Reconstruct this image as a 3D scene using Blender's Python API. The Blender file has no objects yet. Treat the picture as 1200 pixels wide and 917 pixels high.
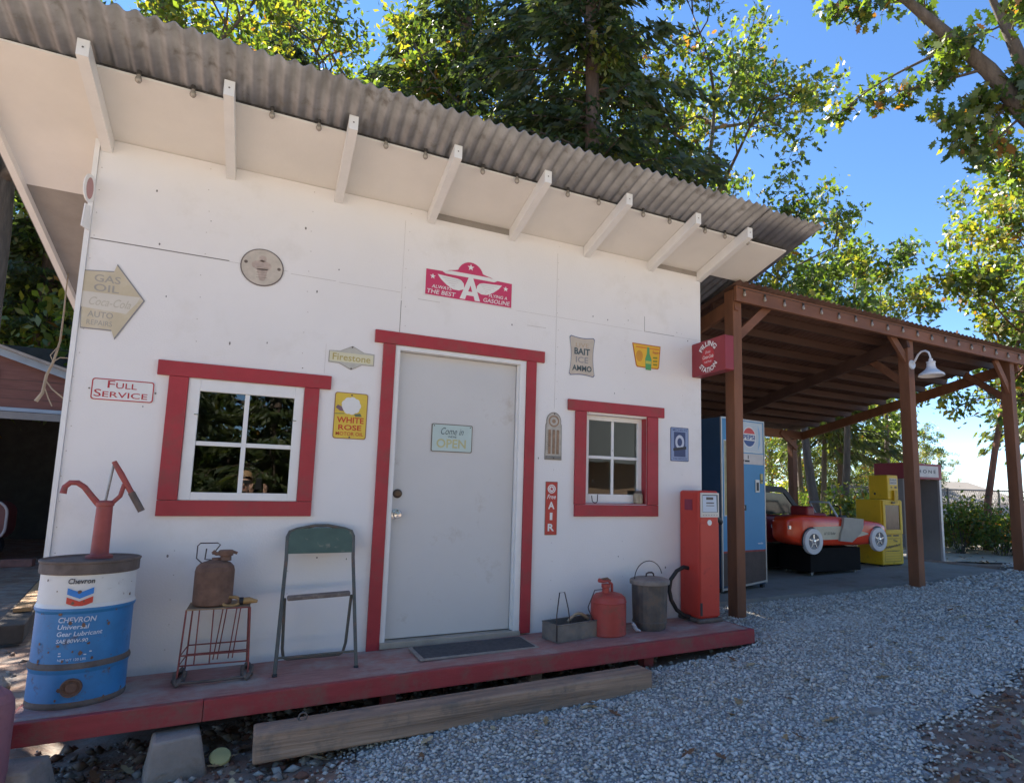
import bpy, bmesh, math, random
import numpy as np
from mathutils import Vector, Matrix
R = math.radians
PI = math.pi
random.seed(7)
rng = np.random.default_rng(7)
scene = bpy.context.scene
COL = scene.collection

# ------------------------------------------------------------------ camera
cam_d = bpy.data.cameras.new('camera')
cam = bpy.data.objects.new('camera', cam_d)
COL.objects.link(cam)
YAW, PIT, ROL = 0.46611, 0.12474, 0.01992
F_ = Vector((math.sin(YAW)*math.cos(PIT), math.cos(YAW)*math.cos(PIT), math.sin(PIT)))
R0 = Vector((math.cos(YAW), -math.sin(YAW), 0)); U0 = R0.cross(F_)
Rr = R0*math.cos(ROL) + U0*math.sin(ROL); Ur = U0*math.cos(ROL) - R0*math.sin(ROL)
M3 = Matrix((Rr, Ur, -F_)).transposed()
cam.matrix_world = Matrix.Translation((-0.7845, -4.2681, 1.0603)) @ M3.to_4x4()
cam_d.sensor_width = 36; cam_d.sensor_fit = 'HORIZONTAL'
cam_d.lens = 36*0.70737/1.2
cam_d.shift_x = -0.0535; cam_d.shift_y = 0.0253
cam_d.clip_start = 0.05; cam_d.clip_end = 2000
scene.camera = cam

# ------------------------------------------------------------------ sky, sun, exposure
SUN_AZ, SUN_EL = -16.0, 50.0          # degrees from +y towards +x, elevation: behind the station, to its left
world = bpy.data.worlds.new('World'); scene.world = world; world.use_nodes = True
wn = world.node_tree.nodes; wl = world.node_tree.links
bg = wn['Background']; sky = wn.new('ShaderNodeTexSky'); sky.sky_type = 'NISHITA'
sky.sun_disc = False; sky.sun_elevation = R(SUN_EL); sky.sun_rotation = R(SUN_AZ)
sky.air_density = 0.7; sky.dust_density = 0.0; sky.ozone_density = 2.0; sky.altitude = 900
hs = wn.new('ShaderNodeHueSaturation'); hs.inputs['Saturation'].default_value = 1.13; wl.new(sky.outputs[0], hs.inputs['Color'])
wl.new(hs.outputs[0], bg.inputs[0]); bg.inputs[1].default_value = 0.08
sd = bpy.data.lights.new('sun', 'SUN'); sd.energy = 5.0; sd.angle = R(0.5); sd.color = (1, .93, .82)
sun = bpy.data.objects.new('sun', sd); COL.objects.link(sun)
sv = Vector((math.sin(R(SUN_AZ))*math.cos(R(SUN_EL)), math.cos(R(SUN_AZ))*math.cos(R(SUN_EL)), math.sin(R(SUN_EL))))
sun.rotation_euler = sv.to_track_quat('Z', 'Y').to_euler()
scene.view_settings.view_transform = 'Standard'; scene.view_settings.look = 'None'
scene.view_settings.gamma = 1.0; scene.view_settings.use_curve_mapping = False
scene.view_settings.exposure = 2.15

# ------------------------------------------------------------------ materials
MATS = {}
def mat(name, col, rough=.6, var=.12, scale=6., bump=.0, bscale=60., metal=0., stain=None, samt=.3, sscale=3., spec=.4, stretch=None, fleck=0):
    if name in MATS: return MATS[name]
    m = bpy.data.materials.new(name); m.use_nodes = True; MATS[name] = m
    N = m.node_tree.nodes; L = m.node_tree.links; P = N['Principled BSDF']
    P.inputs['Roughness'].default_value = rough; P.inputs['Metallic'].default_value = metal
    P.inputs['Specular IOR Level'].default_value = spec
    tc = N.new('ShaderNodeTexCoord'); src = tc.outputs['Object']
    if stretch:
        mp = N.new('ShaderNodeMapping'); mp.inputs['Scale'].default_value = stretch
        L.new(src, mp.inputs[0]); src = mp.outputs[0]
    nz = N.new('ShaderNodeTexNoise'); nz.inputs['Scale'].default_value = scale; nz.inputs['Detail'].default_value = 6; nz.inputs['Roughness'].default_value = .6
    L.new(src, nz.inputs[0])
    rp = N.new('ShaderNodeValToRGB'); c = Vector(col)
    lo = [max(0, x*(1-var)) for x in c]; hi = [min(1, x*(1+var)) for x in c]
    rp.color_ramp.elements[0].position = .3; rp.color_ramp.elements[0].color = (*lo, 1)
    rp.color_ramp.elements[1].position = .7; rp.color_ramp.elements[1].color = (*hi, 1)
    L.new(nz.outputs[0], rp.inputs[0]); out = rp.outputs[0]
    if stain:
        n2 = N.new('ShaderNodeTexNoise'); n2.inputs['Scale'].default_value = sscale; n2.inputs['Detail'].default_value = 9; n2.inputs['Roughness'].default_value = .7
        L.new(tc.outputs['Object'], n2.inputs[0])
        r2 = N.new('ShaderNodeValToRGB'); r2.color_ramp.elements[0].position = .62-samt*.35; r2.color_ramp.elements[1].position = .74-samt*.2
        r2.color_ramp.elements[0].color = (0, 0, 0, 1); r2.color_ramp.elements[1].color = (1, 1, 1, 1)
        L.new(n2.outputs[0], r2.inputs[0])
        mx = N.new('ShaderNodeMixRGB'); L.new(r2.outputs[0], mx.inputs[0]); L.new(out, mx.inputs[1]); mx.inputs[2].default_value = (*stain, 1)
        out = mx.outputs[0]
        rr = N.new('ShaderNodeMapRange'); rr.inputs[3].default_value = rough; rr.inputs[4].default_value = .85
        L.new(r2.outputs[0], rr.inputs[0]); L.new(rr.outputs[0], P.inputs['Roughness'])
    L.new(out, P.inputs['Base Color'])
    if bump:
        n3 = N.new('ShaderNodeTexNoise'); n3.inputs['Scale'].default_value = bscale; n3.inputs['Detail'].default_value = 4
        L.new(src, n3.inputs[0]); b = N.new('ShaderNodeBump'); b.inputs['Strength'].default_value = bump; b.inputs['Distance'].default_value = .01
        L.new(n3.outputs[0], b.inputs['Height']); L.new(b.outputs[0], P.inputs['Normal'])
    return m
def leafmat(name, col, tr=.45):
    m = bpy.data.materials.new(name); m.use_nodes = True; MATS[name] = m
    N = m.node_tree.nodes; L = m.node_tree.links; N.remove(N['Principled BSDF'])
    d = N.new('ShaderNodeBsdfDiffuse'); d.inputs[0].default_value = (*col, 1)
    t = N.new('ShaderNodeBsdfTranslucent'); t.inputs[0].default_value = (min(1, col[0]*1.9), min(1, col[1]*1.9), col[2]*.7, 1)
    g = N.new('ShaderNodeBsdfGlossy'); g.inputs[1].default_value = .45; g.inputs[0].default_value = (.9, .9, .9, 1)
    a = N.new('ShaderNodeMixShader'); a.inputs[0].default_value = tr; L.new(d.outputs[0], a.inputs[1]); L.new(t.outputs[0], a.inputs[2])
    b = N.new('ShaderNodeMixShader'); b.inputs[0].default_value = .05; L.new(a.outputs[0], b.inputs[1]); L.new(g.outputs[0], b.inputs[2])
    L.new(b.outputs[0], N['Material Output'].inputs[0]); return m
def glassmat(name, tint=(.9, .95, .93)):
    m = bpy.data.materials.new(name); m.use_nodes = True; MATS[name] = m
    N = m.node_tree.nodes; L = m.node_tree.links; N.remove(N['Principled BSDF'])
    t = N.new('ShaderNodeBsdfTransparent'); t.inputs[0].default_value = (*tint, 1)
    g = N.new('ShaderNodeBsdfGlossy'); g.inputs[1].default_value = .0
    nz = N.new('ShaderNodeTexNoise'); nz.inputs['Scale'].default_value = 3; bm = N.new('ShaderNodeBump'); bm.inputs['Strength'].default_value = .05; bm.inputs['Distance'].default_value = .02
    tc = N.new('ShaderNodeTexCoord'); L.new(tc.outputs['Object'], nz.inputs[0]); L.new(nz.outputs[0], bm.inputs['Height']); L.new(bm.outputs[0], g.inputs['Normal'])
    f = N.new('ShaderNodeFresnel'); f.inputs[0].default_value = 1.6
    a = N.new('ShaderNodeMixShader'); L.new(f.outputs[0], a.inputs[0]); L.new(t.outputs[0], a.inputs[1]); L.new(g.outputs[0], a.inputs[2])
    L.new(a.outputs[0], N['Material Output'].inputs[0]); return m

WHITE = mat('white_paint', (.79, .76, .74), .6, .03, 1.2, .12, 90, stain=(.73, .695, .66), samt=.22, sscale=1.6)
WTRIM = mat('white_trim', (.78, .77, .75), .45, .04, 9)
WSOF = mat('soffit_paint', (.78, .75, .70), .6, .05, 2, .1, 60)
BARE_SHADE = mat('bare_board_and_shade', (.30, .27, .24), .8, .15, 4, .2, 60)  # bare wood; also paints the shade strips at the wall top
RED = mat('barn_red', (.37, .035, .045), .5, .10, 7, .12, 40, stain=(.30, .07, .065), samt=.32, sscale=8)
DECK = mat('deck_paint', (.37, .18, .155), .7, .2, 7, .35, 50, stain=(.40, .33, .29), samt=.45, sscale=4, stretch=(1, 5, 1))
FASC = mat('porch_red', (.33, .045, .05), .55, .12, 6, .2, 40, stain=(.25, .10, .08), samt=.42, sscale=8, stretch=(1, 1, 6))
DOORM = mat('door_paint', (.60, .585, .57), .5, .03, 2, .05, 30, stain=(.50, .46, .42), samt=.12, sscale=4)
GALV = mat('galvanised', (.235, .235, .245), .5, .28, 5, metal=.75, stain=(.24, .225, .21), samt=.22, sscale=9)
RUSTM = mat('rusted_roof', (.11, .058, .042), .7, .35, 3, metal=.25)
BROWNW = mat('stained_timber', (.19, .078, .038), .65, .34, 4, .2, 30, stretch=(1, 1, .25))
BROWNX = mat('stained_beam', (.19, .078, .04), .65, .34, 4, .2, 30, stretch=(.25, 1, 1))
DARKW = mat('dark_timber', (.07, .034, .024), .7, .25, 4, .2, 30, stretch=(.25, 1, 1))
TIMB = mat('weathered_timber', (.36, .235, .16), .85, .42, 9, .7, 40, stretch=(.12, 2, 2.5), stain=(.20,.16,.13), samt=.35, sscale=5)
CONC = mat('concrete', (.27, .255, .235), .85, .18, 4, .35, 70, stain=(.17, .15, .13), samt=.3, sscale=2)
BLOCK = mat('concrete_block', (.34, .28, .24), .9, .15, 9, .5, 80, stain=(.25, .19, .15), samt=.35, sscale=5)
DIRT = mat('dirt', (.24, .155, .115), .95, .35, 3, .8, 40, stain=(.30, .26, .22), samt=.45, sscale=5)
BLACK = mat('black_rubber', (.02, .02, .022), .5, .2)
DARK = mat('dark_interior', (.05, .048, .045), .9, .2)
CHROME = mat('chrome', (.6, .6, .62), .22, .05, metal=1.)
STEEL = mat('dull_steel', (.27, .26, .25), .45, .2, 12, metal=.8, stain=(.17, .12, .09), samt=.35, sscale=14)
PRED = mat('pump_red', (.50, .045, .03), .38, .08, 5, stain=(.36, .05, .04), samt=.12, sscale=10)
CARRED = mat('car_red', (.72, .055, .015), .22, .06, 4, spec=.6)
DKRED = mat('dark_red', (.24, .02, .025), .35, .1)
BLUE = mat('drum_blue', (.035, .19, .42), .45, .15, 8, stain=(.11, .08, .07), samt=.12, sscale=13)
DWHITE = mat('drum_white', (.68, .66, .62), .5, .06, 8, stain=(.25, .17, .13), samt=.04, sscale=15)
RIM = mat('rust_brown', (.13, .10, .085), .75, .3, 15, .3, 60)
RUST = mat('rust', (.17, .095, .065), .8, .3, 18, .3, 80)
WIRE = mat('wire_dark', (.06, .04, .038), .6, .3)
RWIRE = mat('wire_red', (.24, .06, .05), .6, .3, 20)
GREENP = mat('chair_green', (.085, .125, .095), .5, .15, 8, stain=(.34, .30, .23), samt=.18, sscale=11)
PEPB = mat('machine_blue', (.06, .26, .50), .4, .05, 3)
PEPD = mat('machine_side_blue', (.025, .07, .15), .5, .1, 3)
YEL = mat('news_yellow', (.74, .47, .015), .45, .06, 4, stain=(.5, .33, .03), samt=.1, sscale=7)
GREY = mat('grey_panel', (.30, .29, .29), .5, .08, 3)
GLASS = glassmat('window_glass')
MAROON = mat('maroon', (.26, .03, .04), .45, .08)
CREAM = mat('cream', (.62, .55, .40), .5, .08, 14)
TYREW = mat('whitewall', (.72, .70, .70), .5, .04)
SAGE = mat('plaque_grey', (.22, .21, .19), .55, .15, 30)

# ------------------------------------------------------------------ mesh builder
class MB:
    def __init__(s): s.v = []; s.f = []; s.m = []; s.mats = []; s.sm = []
    def mi(s, m):
        if m not in s.mats: s.mats.append(m)
        return s.mats.index(m)
    def add(s, vs, fs, m, smooth=False):
        o = len(s.v); s.v += [tuple(v) for v in vs]; i = s.mi(m)
        for f in fs: s.f.append([o+k for k in f]); s.m.append(i); s.sm.append(smooth)
    def box(s, x0, x1, y0, y1, z0, z1, m, M=None):
        v = [Vector(p) for p in ((x0,y0,z0),(x1,y0,z0),(x1,y1,z0),(x0,y1,z0),(x0,y0,z1),(x1,y0,z1),(x1,y1,z1),(x0,y1,z1))]
        if M: v = [M @ p for p in v]
        s.add(v, [(0,3,2,1),(4,5,6,7),(0,1,5,4),(1,2,6,5),(2,3,7,6),(3,0,4,7)], m)
    def bar(s, a, b, w, h, m, up=(0,0,1)):       # a rectangular bar from a to b
        a = Vector(a); b = Vector(b); d = (b-a).normalized(); u = Vector(up); r = d.cross(u).normalized(); u = r.cross(d)
        v = []
        for p in (a, b):
            for i, j in ((-1,-1),(1,-1),(1,1),(-1,1)): v.append(p + r*(i*w/2) + u*(j*h/2))
        s.add(v, [(3,2,1,0),(4,5,6,7),(0,1,5,4),(1,2,6,5),(2,3,7,6),(3,0,4,7)], m)
    def tube(s, pts, r, m, n=8, cap=True, closed=False):
        pts = [Vector(p) for p in pts]; k = len(pts)
        if not isinstance(r, (list, tuple)): r = [r]*k
        T = []
        for i in range(k):
            if closed: t = pts[(i+1) % k]-pts[i-1]
            else: t = pts[min(i+1, k-1)]-pts[max(i-1, 0)]
            T.append(t.normalized())
        u = Vector((0,0,1)) if abs(T[0].z) < .9 else Vector((1,0,0))
        vs = []
        for i in range(k):
            a = (u - T[i]*u.dot(T[i]))
            a = a.normalized() if a.length > 1e-4 else T[i].orthogonal().normalized()
            u = a; b = T[i].cross(a)
            for j in range(n):
                t = 2*PI*j/n; vs.append(pts[i] + a*(r[i]*math.cos(t)) + b*(r[i]*math.sin(t)))
        fs = []
        for i in range(k if closed else k-1):
            i2 = (i+1) % k
            for j in range(n): fs.append((i*n+j, i*n+(j+1) % n, i2*n+(j+1) % n, i2*n+j))
        s.add(vs, fs, m, True)
        if cap and not closed:
            s.add(vs[:n], [tuple(range(n))[::-1]], m); s.add(vs[-n:], [tuple(range(n))], m)
    def lathe(s, prof, m, c=(0,0,0), n=32, M=None, arc=None):   # prof: (r, z) or (r, z, mat)
        c = Vector(c); 
        for i in range(len(prof)-1):
            mm = prof[i][2] if len(prof[i]) > 2 else m
            vs = []; fs = []
            for p in (prof[i], prof[i+1]):
                for j in range(n):
                    t = 2*PI*j/n; q = Vector((p[0]*math.cos(t), p[0]*math.sin(t), p[1])); vs.append(c + (M @ q if M else q))
            for j in range(n):
                f = (j, (j+1) % n, n+(j+1) % n, n+j)
                fs.append(f)
            s.add(vs, fs, mm, True)
    def prism(s, poly, d, m, fn, side=None):     # polygon (u, v) extruded 0..d through fn(u, v, w) -> point; w = d is the seen face
        n = len(poly); a = [fn(u, v, 0) for u, v in poly]; b = [fn(u, v, d) for u, v in poly]
        s.add(b, [tuple(range(n))], m)
        s.add(a, [tuple(range(n))[::-1]], side or m)
        s.add(a+b, [(i, (i+1) % n, n+(i+1) % n, n+i) for i in range(n)], side or m)
    def face(s, poly, w, m, fn): s.add([fn(u, v, w) for u, v in poly], [tuple(range(len(poly)))], m)
    def text(s, txt, x, y, m, fn, w, width=None, height=None, shear=0, bold=.0, align='C'):
        V, Fs = textmesh(txt, shear, bold); 
        x0 = min(p[0] for p in V); x1 = max(p[0] for p in V); y0 = min(p[1] for p in V); y1 = max(p[1] for p in V)
        sx = sy = None
        if height: sy = height/(y1-y0)
        if width: sx = width/(x1-x0)
        sx = sx or sy; sy = sy or sx
        ox = {'C': (x0+x1)/2, 'L': x0, 'R': x1}[align]; oy = (y0+y1)/2
        s.add([fn(x+(p[0]-ox)*sx, y+(p[1]-oy)*sy, w) for p in V], Fs, m)
    def build(s, name, parent=None, loc=None, bevel=0, smooth=None, merge=False):
        me = bpy.data.meshes.new(name); me.from_pydata(s.v, [], s.f)
        for m in s.mats: me.materials.append(m)
        me.polygons.foreach_set('material_index', s.m); me.polygons.foreach_set('use_smooth', s.sm); me.update()
        bm = bmesh.new(); bm.from_mesh(me)
        if merge: bmesh.ops.remove_doubles(bm, verts=bm.verts, dist=1e-5)
        bmesh.ops.recalc_face_normals(bm, faces=bm.faces) if merge else None
        bm.to_mesh(me); bm.free()
        o = bpy.data.objects.new(name, me); COL.objects.link(o)
        if parent: o.parent = parent
        if loc: o.location = loc
        if bevel:
            b = o.modifiers.new('bevel', 'BEVEL'); b.width = bevel; b.segments = 2; b.limit_method = 'ANGLE'; b.angle_limit = R(50)
        return o
_TX = {}
def textmesh(txt, shear=0, bold=0):
    k = (txt, shear, bold)
    if k in _TX: return _TX[k]
    cu = bpy.data.curves.new('t', 'FONT'); cu.body = txt; cu.shear = shear; cu.offset = bold; cu.resolution_u = 3
    o = bpy.data.objects.new('t', cu); COL.objects.link(o)
    dg = bpy.context.evaluated_depsgraph_get(); me = o.evaluated_get(dg).to_mesh()
    V = [tuple(v.co) for v in me.vertices]; Fs = [tuple(p.vertices) for p in me.polygons]
    o.evaluated_get(dg).to_mesh_clear(); bpy.data.objects.remove(o); bpy.data.curves.remove(cu)
    _TX[k] = (V, Fs); return _TX[k]

def tag(o, label, cat, group=None, kind=None):
    o['label'] = label; o['category'] = cat
    if group: o['group'] = group
    if kind: o['kind'] = kind
    return o
def thing(name, label, cat, loc=(0,0,0), rz=0, group=None):
    o = bpy.data.objects.new(name, None); COL.objects.link(o); o.empty_display_size = .1
    o.location = loc; o.rotation_euler = (0, 0, rz); return tag(o, label, cat, group)
def struct(o, kind='structure'): o['kind'] = kind; return o
def copy_tree(o, parent=None):
    c = o.copy(); COL.objects.link(c); c.parent = parent
    for ch in list(o.children): copy_tree(ch, c)
    return c
def rrect(x0, x1, y0, y1, r, n=5):
    P = []
    for cx, cy, a0 in ((x1-r, y0+r, -90), (x1-r, y1-r, 0), (x0+r, y1-r, 90), (x0+r, y0+r, 180)):
        for i in range(n+1):
            a = R(a0+90*i/n); P.append((cx+r*math.cos(a), cy+r*math.sin(a)))
    return P
def circ(cx, cy, r, n=28, ry=None, a0=0, a1=360):
    ry = ry or r
    k = n if a1-a0 >= 360 else n+1
    return [(cx+r*math.cos(R(a0+(a1-a0)*i/n)), cy+ry*math.sin(R(a0+(a1-a0)*i/n))) for i in range(k)]
def ring(mb, poly, poly2, w, m, fn):
    n = len(poly); mb.add([fn(u, v, w) for u, v in poly]+[fn(u, v, w) for u, v in poly2], [(i, (i+1) % n, n+(i+1) % n, n+i) for i in range(n)], m)
def star(cx, cy, r, n=5, k=.42): return [(cx+(r if i % 2 == 0 else r*k)*math.sin(PI*i/n), cy+(r if i % 2 == 0 else r*k)*math.cos(PI*i/n)) for i in range(2*n)]

# ------------------------------------------------------------------ ground heights
GX = [-40, -6, -1.8, 1.5, 2.9, 3.3, 5.6, 8, 12, 30, 120]; GZ = [-.2, -.38, -.36, -.195, -.07, -.02, .085, .19, .32, .25, .1]
def G(x, y):
    z = np.interp(x, GX, GZ)
    d = np.clip((x-8.05)/1.3, 0, 1)*np.clip((y-.35)/1.5, 0, 1); z = z*(1-d) - .06*d
    return z - np.clip((-.5-y), 0, 8)*.03 + np.clip(y-12, 0, 60)*.03
def SL(x): return .03+.03*(x-3.3)
# ------------------------------------------------------------------ ground sheets
def grid_sheet(name, xs, ys, m, fn, keep=None):
    vs = [fn(x, y) for y in ys for x in xs]; nx = len(xs)
    fs = []
    for j in range(len(ys)-1):
        for i in range(nx-1):
            if keep and not keep((xs[i]+xs[i+1])/2, (ys[j]+ys[j+1])/2): continue
            fs.append((j*nx+i, j*nx+i+1, (j+1)*nx+i+1, (j+1)*nx+i))
    me = bpy.data.meshes.new(name); me.from_pydata(vs, [], fs); me.materials.append(m)
    me.polygons.foreach_set('use_smooth', [True]*len(fs)); me.update()
    bm = bmesh.new(); bm.from_mesh(me); bmesh.ops.delete(bm, geom=[v for v in bm.verts if not v.link_faces], context='VERTS'); bm.to_mesh(me); bm.free()
    o = bpy.data.objects.new(name, me); COL.objects.link(o); return o
from mathutils import noise as mn
def wob(x, y, s=1.): return mn.noise((x*s, y*s, 3.1))
def axis(pts):
    out = []
    for a, b, st in pts: out += list(np.arange(a, b, st))
    return out+[pts[-1][1]]
gx = axis([(-400,-40,60),(-40,-6,3),(-6,10,.12),(10,40,1.2),(40,400,60)]); gy = axis([(-400,-40,60),(-40,-6,3),(-6,4,.12),(4,14,.8),(14,60,4),(60,600,90)])
FARM = mat('pale_bounce_dirt', (.42, .37, .31), .95, .2, .8, .6, 30, stain=(.36, .27, .18), samt=.2, sscale=1.2)  # kept pale so the lot throws warm light on the shaded front
def gfn(x, y):
    n = .035*wob(x, y, 1.3)+.015*wob(x, y, 6) if abs(x) < 40 and abs(y) < 40 else 0
    z = G(x, y)+n
    if -1.7 < x < 2.7 and -.04 < y < 4: z -= .08
    if 3.1 < x < 8.1 and .2 < y < 3.9: z = min(z, SL(x)-.06)
    return (x, y, z)
ground = struct(grid_sheet('ground', gx, gy, DIRT, gfn)); 
# pale dirt beyond the slab; unseen lot behind the viewer added to bounce sun
farpatch = struct(grid_sheet('bounce_dirt_lot', axis([(-22,-6,2),(-6,26,1.)]), axis([(-17,-4.8,.61),]), FARM, lambda x, y: (x, y, gfn(x, y)[2]+.03 if x > -99 else 0)))
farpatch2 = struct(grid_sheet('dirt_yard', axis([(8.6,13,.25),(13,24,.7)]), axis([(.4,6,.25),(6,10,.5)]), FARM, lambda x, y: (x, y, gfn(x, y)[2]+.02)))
# gravel bed
def in_gravel(x, y, j=0.):
    w = .25*wob(x, y, 1.1)+.12*wob(x, y, 4)+j
    if y > (.5 if x > 2.76 else -.42) + (0 if x < 8 else .35*w): return False
    if x < 2.76 and y > -.60: return False
    lim_l = -.35 + (-1.0-y)*.15
    if x + w < lim_l: return False
    b = -2.1 + .13*(x-2.4)
    if x > 1.7 and y + w < b - .35*max(0, 2.4-x): return False
    if y < -4.5 or x > 12: return False
    return True
GRAV = mat('gravel_bed', (.27, .27, .27), .9, .5, 30, 1., 60)
gravel_bed = struct(grid_sheet('gravel_bed', axis([(-.8,9.6,.08),(9.6,12,.3)]), axis([(-4.4,.56,.08)]), GRAV, lambda x, y: (x, y, gfn(x, y)[2]+.012), in_gravel))
# loose crushed stones (uncountable)
def scatter_stones(name, spots, sizes, mats, seedv=1, flat=.7):
    r = np.random.default_rng(seedv); n = len(spots)
    base = np.array([(1,0,0),(-1,0,0),(0,1,0),(0,-1,0),(0,0,1),(0,0,-1)], float)
    fs = np.array([(0,2,4),(2,1,4),(1,3,4),(3,0,4),(2,0,5),(1,2,5),(3,1,5),(0,3,5)])
    V = np.repeat(base[None], n, 0)*(1+.45*(r.random((n,6,1))-.5)) + .35*(r.random((n,6,3))-.5)
    V[:,:,2] *= flat; V[:,:,0] *= (1+.5*r.random((n,1)))
    a, b, c = r.random(n)*2*PI, r.random(n)*.9-.45, r.random(n)*.9-.45
    ca, sa = np.cos(a)[:,None], np.sin(a)[:,None]
    x, y, z = V[:,:,0].copy(), V[:,:,1].copy(), V[:,:,2].copy()
    y, z = y*np.cos(b)[:,None]-z*np.sin(b)[:,None], y*np.sin(b)[:,None]+z*np.cos(b)[:,None]
    x, z = x*np.cos(c)[:,None]-z*np.sin(c)[:,None], x*np.sin(c)[:,None]+z*np.cos(c)[:,None]
    x, y = x*ca-y*sa, x*sa+y*ca
    V = np.stack([x,y,z], 2)*np.asarray(sizes)[:,None,None] + np.asarray(spots)[:,None,:]
    me = bpy.data.meshes.new(name); me.vertices.add(n*6); me.vertices.foreach_set('co', V.reshape(-1))
    F = (fs[None]+(np.arange(n)*6)[:,None,None]).reshape(-1); nf = n*8
    me.loops.add(nf*3); me.loops.foreach_set('vertex_index', F.astype(np.int32))
    me.polygons.add(nf); me.polygons.foreach_set('loop_start', np.arange(0, nf*3, 3, dtype=np.int32)); me.polygons.foreach_set('loop_total', np.full(nf, 3, np.int32))
    for m in mats: me.materials.append(m)
    me.polygons.foreach_set('material_index', np.repeat(r.integers(0, len(mats), n), 8).astype(np.int32)); me.update(calc_edges=True); me.validate()
    o = bpy.data.objects.new(name, me); COL.objects.link(o); return o
GS = [mat('stone_%s' % k, c, .85, .2, 20) for k, c in (('slate', (.52,.485,.445)), ('grey', (.62,.58,.53)), ('pale', (.74,.70,.64)), ('blue', (.57,.545,.51)), ('dim', (.40,.375,.34)), ('tan', (.46,.38,.30)))]
sp, sz = [], []
def lay(x0, x1, y0, y1, cell, s0, s1):
    for x in np.arange(x0, x1, cell):
        for y in np.arange(y0, y1, cell):
            px, py = x+(random.random()-.5)*cell*1.3, y+(random.random()-.5)*cell*1.3
            if in_gravel(px, py, random.gauss(0,.11)):
                s = s0+(s1-s0)*random.random()**1.8*(1.7 if random.random() < .025 else 1); sp.append((px, py, gfn(px, py)[2]+.012+.3*s)); sz.append(s)
lay(-.9, 4.2, -3.0, -.3, .0175, .006, .0155); lay(2.7, 4.2, -.62, .5, .02, .007, .017); lay(4.2, 6.2, -2.4, .52, .023, .008, .018); lay(6.2, 9.6, -2.2, .6, .042, .015, .027)
gs = scatter_stones('gravel_stones', sp, sz, GS); tag(gs, 'loose blue grey crushed gravel covering the yard in front of the station', 'gravel', kind='stuff')
# rubble and leaf litter on the bare dirt
RS = [mat('rubble_%s' % k, c, .9, .25, 20) for k, c in (('brown', (.20,.14,.105)), ('grey', (.26,.235,.21)), ('red', (.20,.095,.065)), ('pale', (.42,.38,.33)), ('earth', (.15,.11,.085)))]
sp2, sz2 = [], []
for k in range(9000):
    x = random.uniform(-2.6, 6.5); y = random.uniform(-3.2, -.3) if random.random() < .8 else random.uniform(-.7, 3)
    if in_gravel(x, y, 0) or (x > -1.7 and y > -.1): continue
    s = .005+.022*random.random()**4; sp2.append((x, y, gfn(x, y)[2]+s*.2)); sz2.append(s)
for k in range(2600):
    x = random.uniform(-2.2, 1.9); y = random.uniform(-1.0, -.05); s = .006+.03*random.random()**3
    if in_gravel(x, y, 0): continue
    sp2.append((x, y, gfn(x, y)[2]+s*.3)); sz2.append(s)
for k in range(7500):
    x = random.uniform(1.9, 6.5); y = random.uniform(-3.3, -1.5)
    if in_gravel(x, y, random.gauss(-.05,.1)): continue
    s = .004+.016*random.random()**3; sp2.append((x, y, gfn(x, y)[2]+s*.25)); sz2.append(s)
rub = scatter_stones('dirt_rubble', sp2, sz2, RS, 2); tag(rub, 'small stones and clods strewn over the bare brown dirt', 'rubble', kind='stuff')
def leaf_litter(name, spots, mats, size=(.03,.06), seedv=4):
    r = random.Random(seedv); mb = MB()
    for x, y in spots:
        s = r.uniform(*size); a = r.random()*2*PI; z = gfn(x, y)[2]+.02+r.random()*.02
        M = Matrix.Translation((x, y, z)) @ Matrix.Rotation(a, 4, 'Z') @ Matrix.Rotation(r.uniform(-.5,.5), 4, 'X')
        P = [(0,-.9,0),(.35,-.4,.1),(.28,-.15,.05),(.6,.1,.18),(.25,.25,.05),(.3,.6,.1),(0,1,.12),(-.3,.6,.1),(-.25,.25,.05),(-.6,.1,.18),(-.28,-.15,.05),(-.35,-.4,.1)]
        mb.add([M @ (Vector(p)*s) for p in P], [tuple(range(12))], r.choice(mats))
    return mb.build(name)
LIT = [mat('dry_leaf_%s' % k, c, .8, .2, 20) for k, c in (('tan', (.36,.24,.12)), ('brown', (.20,.10,.05)), ('pale', (.50,.40,.24)))]
ls = [(random.uniform(1.8, 6.5), random.uniform(-3.2, -1.4)) for k in range(260)] + [(random.uniform(-2.4, .0), random.uniform(-1.4, -.5)) for k in range(60)] + [(random.uniform(8.3, 14), random.uniform(.8, 6)) for k in range(500)]
ls = [p for p in ls if not in_gravel(*p, .1)] + [(random.uniform(0, 6), random.uniform(-2, -.7)) for k in range(70)]
tag(leaf_litter('leaf_litter', ls, LIT), 'dry fallen oak leaves scattered over the dirt', 'leaves', kind='stuff')
# slab under the carport
mb = MB(); xs_ = list(np.linspace(2.78, 8.02, 12))
for a, b in zip(xs_[:-1], xs_[1:]):
    ya = .49-.045*(a-3.2); yb = .49-.045*(b-3.2)
    mb.add([(a,ya,SL(a)),(b,yb,SL(b)),(b,3.8,SL(b)),(a,3.8,SL(a)),(a,ya,SL(a)-.3),(b,yb,SL(b)-.3),(b,3.8,SL(b)-.3),(a,3.8,SL(a)-.3)], [(0,1,2,3),(0,4,5,1),(2,6,7,3)], CONC)
b_ = 8.02; mb.add([(b_,.27,SL(b_)),(b_,3.8,SL(b_)),(b_,3.8,-.2),(b_,.27,-.2)], [(0,1,2,3)], CONC)
struct(mb.build('concrete_slab'))

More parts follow.
